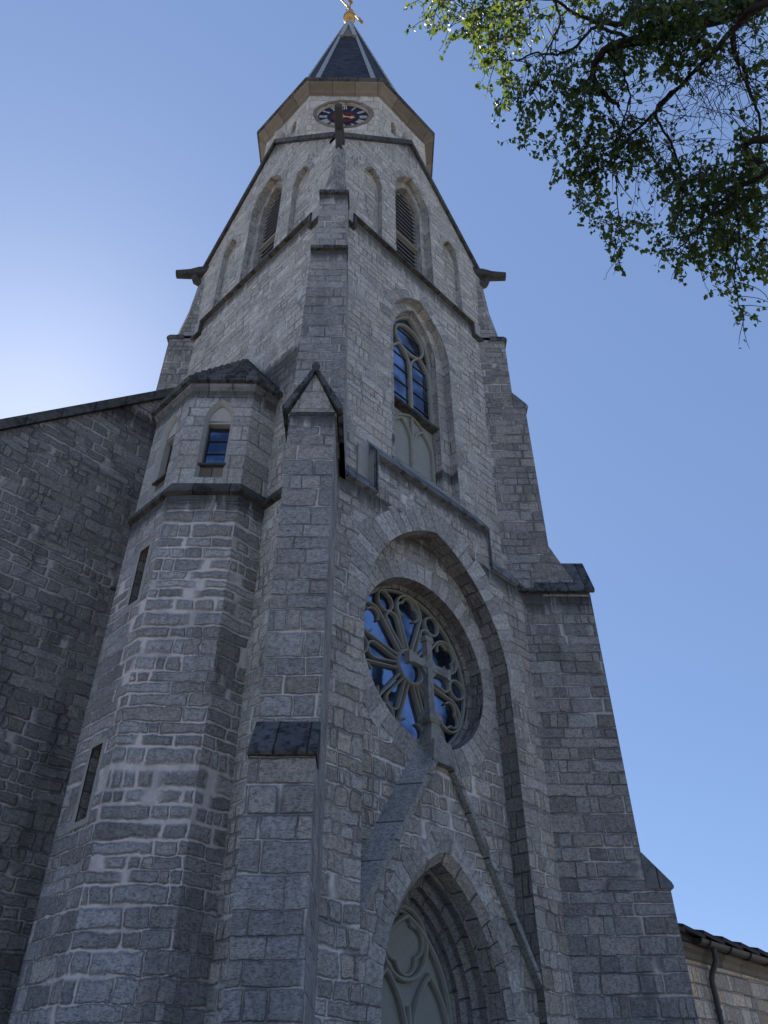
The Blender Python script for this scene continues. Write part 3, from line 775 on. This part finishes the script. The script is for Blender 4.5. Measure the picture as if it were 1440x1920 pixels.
for k in range(8):
    t = R(45*k+22.5); rows = []
    for a, z in ((3.22, 37.85), (.14, 53.5)):
        f = (z-ZL[0])/(ZL[1]-ZL[0]); r_ = a/math.cos(R(22.5)); c = Vector((XC+LN[0]*f, YC+LN[1]*f, z)); er = Vector((math.cos(t), math.sin(t), 0)); et = Vector((-er.y, er.x, 0))
        w_ = .13 if z < 40 else .05
        rows.append([c+er*(r_-w_*.42)+et*w_, c+er*(r_+.05)+et*w_*.4, c+er*(r_+.05)-et*w_*.4, c+er*(r_-w_*.42)-et*w_])
    n_ = 24
    for i in range(n_):
        f0, f1 = i/n_, (i+1)/n_; o_ = Vector((0, 0, .0)); er3 = er*.012
        A = [rows[0][j].lerp(rows[1][j], f0)+er3*1.5 for j in range(4)]; B = [rows[0][j].lerp(rows[1][j], f1) for j in range(4)]
        for j in range(3): hp.face([A[j+1], A[j], B[j], B[j+1]])
        hp.face(A)
cb(hp, 'spire_hip', M['lead'])
for k in range(8):      # small dormers high on the spire, and lower ones on alternate sides
    for zc, hw_, hh, al in ((48.4, .33, 2.1, 1), (43.8, .22, .7, 0)):
        if k not in ((1, 5) if al else (3, 7)): continue
        t = R(45*k); f = (zc-ZL[0])/(ZL[1]-ZL[0]); a = 3.1*(53.6-zc)/15.7+.10
        f8 = Fr((XC+LN[0]*f, YC+LN[1]*f), (math.cos(t), math.sin(t))); zb = zc
        dm = ce('dormer', f8.P(0, zb, a))
        q = MB(); prism(q, f8, [(-hw_, zb), (hw_, zb), (0, zb+hh)], a-.5, a+.08); cb(q, 'louvre', M['louver'], dm)
        q = MB(); prism(q, f8, [(-hw_-.12, zb-.05), (-hw_+.06, zb-.05), (0, zb+hh*.66), (hw_-.06, zb-.05), (hw_+.12, zb-.05), (0, zb+hh+.16)], a-.55, a+.16); cb(q, 'bargeboard', M['lead'], dm)
        if al == 0:
            q = MB(); c = f8.P(0, zb+hh+.12, a+.1); q.tube([c, c+Vector((0, 0, .25)), c+Vector((0, 0, .32)), c+Vector((0, 0, .44)), c+Vector((0, 0, .54)), c+Vector((0, 0, .58))], [.04, .04, .1, .14, .1, .01], 10); cb(q, 'knob', M['gutter'], dm)
tip = Vector((XC+LN[0], YC+LN[1], 0))
gx = ce('spire_cross', tip+Vector((0, 0, 53.5)))
q = MB(); q.tube([tip+Vector((0, 0, z)) for z in (53.2, 53.6, 54.0)], [.16, .12, .10], 10); cb(q, 'collar', M['lead'], gx)
q = MB(); rows = []
for i in range(13):
    a = math.pi*i/12; rows.append([tip+Vector((.37*math.sin(a)*math.cos(2*math.pi*j/20), .37*math.sin(a)*math.sin(2*math.pi*j/20), 54.3-.34*math.cos(a))) for j in range(20)])
q.grid(rows, True); cb(q, 'ball', M['gold'], gx)
q = MB(); zc = 55.75
q.tube([tip+Vector((0, 0, z)) for z in (54.6, 57.0)], [.06, .045], 8)
q.tube([tip+Vector((x, 0, zc)) for x in (-.92, .92)], .05, 8)
for p in ((-.92, zc), (.92, zc), (0, 57.0)):
    for dx, dz in ((0, 0), (.1, .1), (-.1, .1), (.1, -.1), (-.1, -.1)):
        c = tip+Vector((p[0]+dx, 0, p[1]+dz)); q.tube([c+Vector((0, -.06, 0)), c+Vector((0, .06, 0))], .075, 8)
for i in range(4):
    t = R(45+90*i); q.tube([tip+Vector((.12*math.cos(t), 0, zc+.12*math.sin(t))), tip+Vector((.42*math.cos(t), 0, zc+.42*math.sin(t)))], [.05, .015], 6)
for s_ in (-1, 1):
    q.tube([tip+Vector((s_*.02, 0, 54.7)), tip+Vector((s_*.25, 0, 54.95)), tip+Vector((s_*.22, 0, 55.2)), tip+Vector((s_*.05, 0, 55.3))], .035, 6)
cb(q, 'cross', M['gold'], gx)

# ------------------------------------------------------------------ stair turret
TCN = (8.26, 13.72); TA = 1.87
tur = ce('stair_turret', (TCN[0], TCN[1], 0))
hs = TA*math.tan(R(22.5))
lo, hi_ = MB(), MB()
for k in (2, 3, 4, 5, 6):
    f8 = Fr((TCN[0]+TA*math.cos(R(45*k)), TCN[1]+TA*math.sin(R(45*k))), (math.cos(R(45*k)), math.sin(R(45*k))))
    holes = []
    if k == 4: holes = [[(.02, 10.5), (.38, 10.5), (.38, 11.9), (.02, 11.9)], [(-.08, 6.1), (.30, 6.1), (.30, 7.45), (-.08, 7.45)]]
    if k == 3: holes = [[(-.15, 3.0), (.2, 3.0), (.2, 4.4), (-.15, 4.4)]]
    panel(lo, f8, [(-hs, 0), (hs, 0), (hs, 13.1), (-hs, 13.1)], holes, 0)
    for h in holes:
        rvT, fit, slit = MB(), MB(), MB()
        hh = h[::-1]; loft(rvT, f8, hh, .012, hh, -.35, True); panel(slit, f8, h, (), -.34)
        x0, z0_, x1, z1_ = h[0][0], h[0][1], h[2][0], h[2][1]
        g_ = .11
        prism(fit, f8, [(x0-g_, z0_-g_), (x1+g_, z0_-g_), (x1+g_, z1_+g_), (x0-g_, z1_+g_)], -.01, .012, [[(x0, z0_), (x1, z0_), (x1, z1_), (x0, z1_)]])
        cb(rvT, 'slit_reveal', M['reveal'], tur); cb(fit, 'slit_frame', M['dressed'], tur); cb(slit, 'slit_window', M['dark'], tur)
    wn = k in (3, 4, 5)
    wo_ = arch(.03, .35, 15.55, 16.2, 13.62, 10)
    panel(hi_, f8, [(-hs, 13.1), (hs, 13.1), (hs, 16.6), (-hs, 16.6)], [wo_] if wn else [], 0)
    if wn:
        rvT, tymp, pnl, glz, fra, sil = MB(), MB(), MB(), MB(), MB(), MB()
        wi = arch(.03, .27, 15.55, 16.06, 13.7, 10)
        loft(rvT, f8, wo_, 0, wi, -.10); loft(rvT, f8, wi, -.10, wi, -.30)
        panel(tymp, f8, arch(.03, .27, 15.56, 16.06, 15.5, 10), (), -.13); bar(tymp, f8, -.24, .30, [(-.3, 15.46), (-.13, 15.46), (-.13, 15.56), (-.3, 15.56)])
        panel(glz, f8, [(-.24, 14.15), (.30, 14.15), (.30, 15.5), (-.24, 15.5)], (), -.28)
        for z in (14.17, 14.58, 15.0, 15.40): bar(fra, f8, -.24, .30, [(-.28, z), (-.255, z), (-.255, z+.025), (-.28, z+.025)])
        for u in (-.24, .27): bar(fra, f8, u, u+.03, [(-.28, 14.15), (-.25, 14.15), (-.25, 15.5), (-.28, 15.5)])
        bar(sil, f8, -.30, .36, [(-.3, 14.02), (-.02, 14.03), (-.02, 14.09), (-.3, 14.17)])
        panel(pnl, f8, [(-.24, 13.6), (.30, 13.6), (.30, 14.05), (-.24, 14.05)], (), -.12)
        cb(rvT, 'window_reveal', M['dressed'], tur); cb(tymp, 'tympanum', M['pale'], tur); cb(pnl, 'apron_panel', M['cornice'], tur); cb(glz, 'window_pane', M['glass'], tur); cb(fra, 'window_frame', M['frame'], tur); cb(sil, 'sill', M['string'], tur)
cb(lo, 'turret_wall', M['turret'], tur); cb(hi_, 'upper_wall', M['ashlar'], tur)
q = MB(); octring(TCN, [(TA, 13.08), (TA+.10, 13.13), (TA+.11, 13.20), (TA, 13.44)], q, faces=(2, 3, 4, 5, 6)); 
bar(q, left, 1.98, HW-.4, [(0, 13.08), (.10, 13.13), (.11, 13.20), (0, 13.44)])
cb(q, 'string_course', M['string'], tur)
q = MB(); octring(TCN, [(TA, 16.5), (TA+.09, 16.58), (TA+.09, 16.68)], q, faces=(2, 3, 4, 5, 6)); cb(q, 'cornice', M['weath'], tur)
q = MB()
steps = 9; prof = [(TA+.09, 16.68), (TA+.20, 16.70), (TA+.22, 16.84)]
for i in range(1, steps+1):
    a = (TA+.2)*(1-i/steps*.93); z = 16.84+2.86*i/steps; prof += [(a+.03, z-.035), (a+.04, z+.02)]
octring(TCN, prof, q, faces=(2, 3, 4, 5, 6)); cb(q, 'turret_roof', M['cap'], tur)

# ------------------------------------------------------------------ nave
YN = 17.62; nfr = Fr((XC, YN), (0, -1)); sl_ = 1.06; ZT = 25.5; NW = 14.2
def nz(u): return ZT-abs(u)*sl_
nv = ce('nave', (XC, YN+10, 0))
q = MB()
panel(q, nfr, [(-NW, 0), (NW, 0), (NW, nz(NW)), (0, nz(0)), (-NW, nz(NW))], (), 0)
for sg in (-1, 1):
    a = [Vector((XC+sg*NW, YN, 0)), Vector((XC+sg*NW, YN+30, 0)), Vector((XC+sg*NW, YN+30, nz(NW))), Vector((XC+sg*NW, YN, nz(NW)))]
    q.face(a if sg > 0 else a[::-1])
panel(q, Fr((XC, YN+30), (0, 1)), [(-NW, 0), (NW, 0), (NW, nz(NW)), (0, nz(0)), (-NW, nz(NW))], (), 0)
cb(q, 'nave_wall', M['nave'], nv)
q = MB()
for sg in (-1, 1):
    a = [Vector((XC, YN+.3, nz(0)-.25)), Vector((XC+sg*(NW+.4), YN+.3, nz(NW+.4)-.25)), Vector((XC+sg*(NW+.4), YN+30, nz(NW+.4)-.25)), Vector((XC, YN+30, nz(0)-.25))]
    q.face(a if sg < 0 else a[::-1])
cb(q, 'nave_roof', M['slate'], nv)
q = MB(); prism(q, nfr, [(-NW-.2, nz(NW+.2)-.2), (0, nz(0)-.2), (NW+.2, nz(NW+.2)-.2), (NW+.2, nz(NW+.2)+.2), (0, nz(0)+.2), (-NW-.2, nz(NW+.2)+.2)], -.5, .14)
cb(q, 'gable_coping', M['string'], nv)

# ------------------------------------------------------------------ annex at the right
AY = 9.3; ax0, ax1 = 17.6, 34.0
annex = empty('annex', (26, AY+4, 0), label='low tan stone building with dark tiled roof beside the foot of the tower', category='building')
afr = Fr((ax0, AY), (0, -1)); EZ = 5.25
q = MB()
panel(q, afr, [(0, 0), (ax1-ax0, 0), (ax1-ax0, EZ), (0, EZ)], (), 0)
q.face([Vector((ax1, AY, 0)), Vector((ax1, AY+8, 0)), Vector((ax1, AY+8, EZ)), Vector((ax1, AY, EZ))])
q.face([Vector((ax0, AY+8, 0)), Vector((ax0, AY, 0)), Vector((ax0, AY, EZ)), Vector((ax0, AY+8, EZ))])
cb(q, 'wall', M['annex'], annex)
q = MB(); bar(q, afr, -.02, ax1-ax0+.02, [(-.1, EZ-.28), (.0, EZ-.28), (.05, EZ-.24), (.07, EZ-.14), (.16, EZ-.08), (.16, EZ+.02), (-.1, EZ+.02)]); cb(q, 'cornice', M['cornice'], annex)
q = MB(); L_ = ax1-ax0; n_ = int(L_/.95)
for i in range(n_):
    u0, u1 = i*.95, (i+1)*.95
    # each tile bay tips slightly, its leading edge standing above the next
    for j in range(5):
        d0, d1 = .42-j*.9, .42-(j+1)*.9-.1; z0_, z1_ = EZ+.20+j*.20, EZ+.20+(j+1)*.20+.03
        A = [afr.P(u0, z0_+.09, d0), afr.P(u1+.04, z0_+.0, d0), afr.P(u1+.04, z1_, d1), afr.P(u0, z1_+.09, d1)]
        B = [p-Vector((0, 0, .09)) for p in A]
        q.face(A); q.face(B[::-1])
        for a in range(4): q.face([B[a], B[(a+1) % 4], A[(a+1) % 4], A[a]])
cb(q, 'tiled_roof', M['tile'], annex)
q = MB(); bar(q, afr, -.3, L_+.1, [(-4.0, EZ+.03), (.20, EZ+.03), (.20, EZ+.19), (-4.0, EZ+1.05)]); cb(q, 'fascia_light_stop', M['gutter'], annex)  # wedge added under the tiles, blocks sun leaking through their gaps
gt = empty('guttering', tuple(afr.P(1.4, EZ, .3)-Vector((26, AY+4, 0))), annex)
q = MB(); rows = []
for u in (1.7, L_+.2):
    rows.append([afr.P(u, EZ+.10-.11*math.sin(math.pi*i/8), .31-.12*math.cos(math.pi*i/8)) for i in range(9)])
q.grid(rows, False); rows2 = [[p+(p-afr.P(0, EZ+.1, .31)-afr.u*((p-afr.o).dot(afr.u)))*.08 for p in r] for r in rows]
q.grid([r[::-1] for r in rows2], False)
q.face([afr.P(1.7, EZ+.10-.118*math.sin(math.pi*i/8), .31-.128*math.cos(math.pi*i/8)) for i in range(9)])
for i in range(2, int(L_/1.05)):
    u = i*1.05; q.tube([afr.P(u, EZ+.10-.135*math.sin(math.pi*j/8), .31-.145*math.cos(math.pi*j/8)) for j in range(9)], .018, 5)
cb(q, 'gutter', M['gutter'], gt)
q = MB(); PU = 2.45
q.tube([afr.P(PU, EZ+.02, .31), afr.P(PU, EZ-.12, .31), afr.P(PU+.02, EZ-.25, .29), afr.P(PU, EZ-.50, .14), afr.P(PU, EZ-.62, .10), afr.P(PU, EZ-.85, .10), afr.P(PU, .1, .10)], .062, 12)
for z in (4.0, 2.4, .9): q.tube([afr.P(PU, z, .10), afr.P(PU, z+.06, .10)], .078, 12)
cb(q, 'downpipe', M['gutter'], gt)

# ------------------------------------------------------------------ ground
q = MB(); n_ = 64; q.face([Vector((10+2500*math.cos(2*math.pi*i/n_), 10+2500*math.sin(2*math.pi*i/n_), 0)) for i in range(n_)])
q.build('ground', M['bounce_ground'], None, kind='structure')
q = MB()
for a, b_ in (((-6, -9), (3.5, 1.5)), ((3.5, 1.5), (10.5, 8.0))):
    a = Vector((*a, .006)); b_ = Vector((*b_, .006)); n = (b_-a).cross(Vector((0, 0, 1))).normalized()*1.3
    q.face([a+n, b_+n, b_-n, a-n])
q.build('path', M['path'], None, kind='structure')

# ------------------------------------------------------------------ trees
def ray(px, py, dist):
    v = fw*1490+rt*(px-720)+up*(960-py); return EYE+v.normalized()*dist
def leaf(mb, p, size, rnd, k):
    """a small folded pointed leaf hanging from p"""
    a = rnd.uniform(0, 2*math.pi); down = Vector((rnd.gauss(0, .55), rnd.gauss(0, .55), -1)).normalized()
    side = Vector((math.cos(a), math.sin(a), rnd.gauss(0, .35))); side = (side-down*side.dot(down)).normalized(); n = down.cross(side)*.16*size
    L = size; w = size*.42
    q0 = p; q1 = p+down*L*.3+side*w+n; q2 = p+down*L; q3 = p+down*L*.3-side*w+n
    uv = [(k+.5, .5)]*3
    mb.face([q0, q1, q2], uv=uv); mb.face([q0, q2, q3], uv=uv)
def twig(tw, lf, p, d, ln, rnd, lsz, dens, droop=.25, r=.004):
    pts = [p.copy()]; n = max(3, int(ln/.06)); d = d.normalized(); p = p.copy()
    for i in range(n):
        d = (d+Vector((rnd.gauss(0, .16), rnd.gauss(0, .16), rnd.gauss(0, .10)-droop))).normalized(); p = p+d*ln/n; pts.append(p.copy())
        for _ in range(int(dens) + (rnd.random() < dens % 1)):
            o = Vector((rnd.gauss(0, 1), rnd.gauss(0, 1), rnd.gauss(0, .6))).normalized()*rnd.uniform(.01, .035)
            leaf(lf, p+o, lsz*rnd.uniform(.65, 1.25), rnd, rnd.randrange(5000))
    tw.tube(pts, [r*(1-.6*i/n) for i in range(n+1)], 4)

rnd = random.Random(21)
birch = empty('birch_tree', (9.5, -7, 0), label='birch tree whose leafy drooping branches hang in from the upper right', category='tree')
trunk, limbs, twigs, foliage = MB(), MB(), MB(), MB()
K = .4583
def C8(x, y, d=9.0): return ray(780+x*K, y*K, d)
base = Vector((9.5, -7, 0))
tpath = [base, base+Vector((0, .1, 2)), base+Vector((-.1, .3, 5)), base+Vector((-.3, .5, 8)), base+Vector((-.4, .7, 12)), base+Vector((-.3, .9, 16))]
trunk.tube(tpath, [.34, .27, .23, .18, .12, .04], 14)
hub = Vector((5.6, -2.2, 9.7))
def limb(pts, r0, r1):
    # smooth through pts
    P = []
    for i in range(len(pts)-1):
        p0 = pts[max(i-1, 0)]; p1 = pts[i]; p2 = pts[i+1]; p3 = pts[min(i+2, len(pts)-1)]
        for j in range(5):
            t = j/5; P.append(.5*((2*p1)+(p2-p0)*t+(2*p0-5*p1+4*p2-p3)*t*t+(3*p1-p0-3*p2+p3)*t**3)+Vector((rnd.gauss(0, .008), rnd.gauss(0, .008), rnd.gauss(0, .008))))
    P.append(pts[-1]); n = len(P)
    limbs.tube(P, [r0+(r1-r0)*i/(n-1) for i in range(n)], 7)
    return P
LM = []
LM.append(limb([tpath[3], Vector((8, -4.6, 9.3)), hub, C8(1500, -20, 9.3), C8(1400, 20, 9.2), C8(1200, 80, 9.1), C8(1040, 130, 9), C8(880, 170, 9), C8(780, 200, 8.9), C8(720, 290, 8.9), C8(760, 370, 8.8), C8(830, 440, 8.8)], .10, .016))
LM.append(limb([hub, C8(1500, -60, 9.5), C8(1250, 10, 9.5), C8(1030, 30, 9.4), C8(850, 95, 9.4), C8(700, 80, 9.4), C8(560, 0, 9.4)], .06, .012))
LM.append(limb([hub, C8(1520, 0, 8.6), C8(1330, 80, 8.6), C8(1295, 200, 8.6), C8(1340, 270, 8.6), C8(1355, 350, 8.5), C8(1400, 470, 8.5), C8(1410, 610, 8.5)], .035, .008))
LM.append(limb([C8(1400, 20, 9.2), C8(1300, 120, 8.9), C8(1200, 230, 8.8), C8(1060, 370, 8.8), C8(940, 500, 8.8), C8(850, 590, 8.8), C8(800, 700, 8.8)], .03, .006))
LM.append(limb([C8(880, 170, 9), C8(740, 110, 9.1), C8(640, 200, 9.1), C8(560, 225, 9.1), C8(480, 215, 9.1), C8(400, 250, 9.1), C8(300, 200, 9.1)], .018, .005))
LM.append(limb([C8(560, 0, 9.4), C8(590, 90, 9.3), C8(540, 200, 9.2), C8(500, 300, 9.1), C8(440, 400, 9.1)], .012, .004))
LM.append(limb([C8(560, 0, 9.4), C8(350, 0, 9.4), C8(270, 50, 9.4), C8(190, 30, 9.4)], .012, .004))
LM.append(limb([C8(1060, 370, 8.8), C8(980, 460, 8.7), C8(1050, 600, 8.7), C8(1090, 760, 8.6), C8(1080, 940, 8.6)], .016, .005))
LM.append(limb([tpath[2], Vector((8, -4, 7.2)), C8(1560, 560, 8.3), C8(1440, 700, 8.4), C8(1300, 780, 8.4), C8(1180, 900, 8.4), C8(1060, 1030, 8.4)], .05, .006))
LM.append(limb([C8(1300, 780, 8.4), C8(1320, 950, 8.3), C8(1300, 1150, 8.3), C8(1340, 1290, 8.3)], .012, .004))
LM.append(limb([C8(780, 200, 8.9), C8(850, 300, 8.9), C8(870, 420, 8.9), C8(820, 600, 8.9), C8(830, 900, 8.8), C8(840, 1040, 8.8)], .012, .003))
clusters = [(60,40,50),(110,60,60),(200,110,80),(280,60,70),(300,130,80),(400,50,80),(440,130,80),(340,200,80),(260,190,60),(310,270,50),(330,400,45),(350,440,25),(400,330,60),(430,400,65),(460,460,55),(450,560,45),(460,620,20),(550,370,75),(570,460,60),(560,560,35),(640,320,75),(650,430,60),(640,40,70),(740,50,70),(850,40,80),(950,60,90),(1050,60,100),(1150,50,100),(1260,50,90),(1380,60,80),(960,150,90),(1100,160,90),(880,230,80),(980,260,80),(1060,300,70),(1150,240,70),(1230,260,40),(800,310,65),(720,380,70),(700,470,70),(620,560,60),(610,650,70),(690,620,80),(640,740,80),(720,720,80),(680,820,75),(720,880,45),(790,560,70),(870,610,70),(800,680,70),(900,690,50),(880,380,30),(770,930,40),(830,900,50),(890,930,55),(780,990,40),(850,1010,50),(840,1080,30),(1000,670,50),(1040,730,70),(1100,790,80),(1160,720,70),(1190,830,90),(1120,880,70),(1250,760,80),(1330,700,80),(1400,740,80),(1280,870,90),(1380,850,90),(1200,950,90),(1090,950,70),(1020,1000,45),(1010,1070,40),(1100,1050,60),(1180,1060,60),(1290,1000,90),(1400,960,80),(1260,1110,60),(1360,1080,70),(1430,1100,50),(1300,1190,40),(1210,1180,35),(1300,1260,30),(1330,1300,18),(1360,1290,18),(1400,290,55),(1420,370,45),(1330,610,45),(1400,560,40),(1050,1150,16),(1420,470,25)]
for (x, y, r_) in clusters:
    dist = rnd.uniform(8.3, 9.7) if y < 320 or x > 900 else rnd.uniform(8.6, 9.4)
    m_per = K*dist/1560*1.02
    n = max(2, int((r_/62)**2*13.2))
    for _ in range(n):
        a = rnd.uniform(0, 2*math.pi); q_ = .92*r_*math.sqrt(rnd.random())
        p = C8(x+q_*math.cos(a), y-.55*r_+q_*math.sin(a), dist+rnd.gauss(0, .22))
        d = Vector((rnd.gauss(0, .7), rnd.gauss(0, .7), rnd.uniform(-.9, .3)))
        twig(twigs, foliage, p, d, rnd.uniform(.12, .30)*(.5+r_/120), rnd, .058, 2.6)
# bare hanging twigs
for _ in range(110):
    p = C8(rnd.gauss(1230, 75), rnd.gauss(330, 70), rnd.gauss(8.8, .25)); twig(twigs, foliage, p, Vector((rnd.gauss(-.2, .8), rnd.gauss(0, .8), -.3)), rnd.uniform(.3, .7), rnd, .04, .08, .12, .0035)
for _ in range(90):
    x = rnd.uniform(820, 1120); y = rnd.gauss(560, 90); p = C8(x, y, rnd.gauss(8.8, .2)); twig(twigs, foliage, p, Vector((rnd.gauss(0, .8), rnd.gauss(0, .8), -.3)), rnd.uniform(.3, .6), rnd, .045, .35, .15, .0035)
# twigs along every limb
for P in LM:
    for i in range(3, len(P), 1):
        for _ in range(1):
            twig(twigs, foliage, P[i], Vector((rnd.gauss(0, 1), rnd.gauss(0, 1), rnd.gauss(-.3, .6))), rnd.uniform(.25, .6), rnd, .05, .5, .15, .005)
# the rest of the crown, out of the frame to the right
for _ in range(170):
    a = rnd.uniform(0, 2*math.pi); q_ = 4.2*math.sqrt(rnd.random()); zz = rnd.uniform(7.5, 16.5)
    f = 1-abs(zz-11.5)/7
    p = base+Vector((q_*f*math.cos(a), q_*f*math.sin(a)-.5, zz))
    dv = p-EYE; zc_ = dv.dot(fw)
    if zc_ > 0 and -60 < 720+dv.dot(rt)/zc_*1490 < 1640 and 960-dv.dot(up)/zc_*1490 > -200: continue
    limbs.tube([tpath[3]+(p-tpath[3])*.15, tpath[3]+(p-tpath[3])*.6+Vector((0, 0, .3)), p], [.03, .02, .006], 5)
    for _ in range(9): twig(twigs, foliage, p+Vector((rnd.gauss(0, .45), rnd.gauss(0, .45), rnd.gauss(0, .3))), Vector((rnd.gauss(0, .8), rnd.gauss(0, .8), -.3)), rnd.uniform(.5, .9), rnd, .10, 1.0)
cb(trunk, 'trunk', M['bark'], birch); cb(limbs, 'branch', M['bark'], birch); cb(twigs, 'twig', M['bark'], birch); cb(foliage, 'crown', M['leaf'], birch)
print('leaves', len(foliage.f)//2)

# tall trees across the churchyard (they show in the window glass)
def far_tree(x, y, H, label, seed):
    rn = random.Random(seed); t = empty('broadleaf_tree', (x, y, 0), label=label, category='tree', group='trees across the churchyard')
    tk, cr_ = MB(), MB(); B = Vector((x, y, 0))
    tk.tube([B, B+Vector((.1, 0, H*.3)), B+Vector((-.1, .2, H*.6)), B+Vector((0, 0, H*.92))], [.45, .34, .22, .05], 10)
    for _ in range(70):
        a = rn.uniform(0, 2*math.pi); zz = rn.uniform(.22, 1.0); f = math.sin(min(1, zz*1.1)*math.pi*.93)**.6
        q_ = H*.27*f*rn.uniform(.35, 1); p = B+Vector((q_*math.cos(a), q_*math.sin(a), H*zz))
        tk.tube([B+Vector((0, 0, H*zz*.75)), p], [.09, .02], 5)
        for _ in range(60):
            o = Vector((rn.gauss(0, 1), rn.gauss(0, 1), rn.gauss(0, .7)))*H*.05; leaf(cr_, p+o, .42, rn, rn.randrange(5000))
    cb(tk, 'trunk', M['bark'], t); cb(cr_, 'crown', M['leaf'], t)
far_tree(36, -12, 19, 'tall broadleaf tree standing farthest out beyond the annex', 3)
far_tree(27, -17, 22, 'tallest broadleaf tree standing opposite the portal', 4)
far_tree(-14, 2, 17, 'broadleaf tree standing opposite the stair turret', 5)
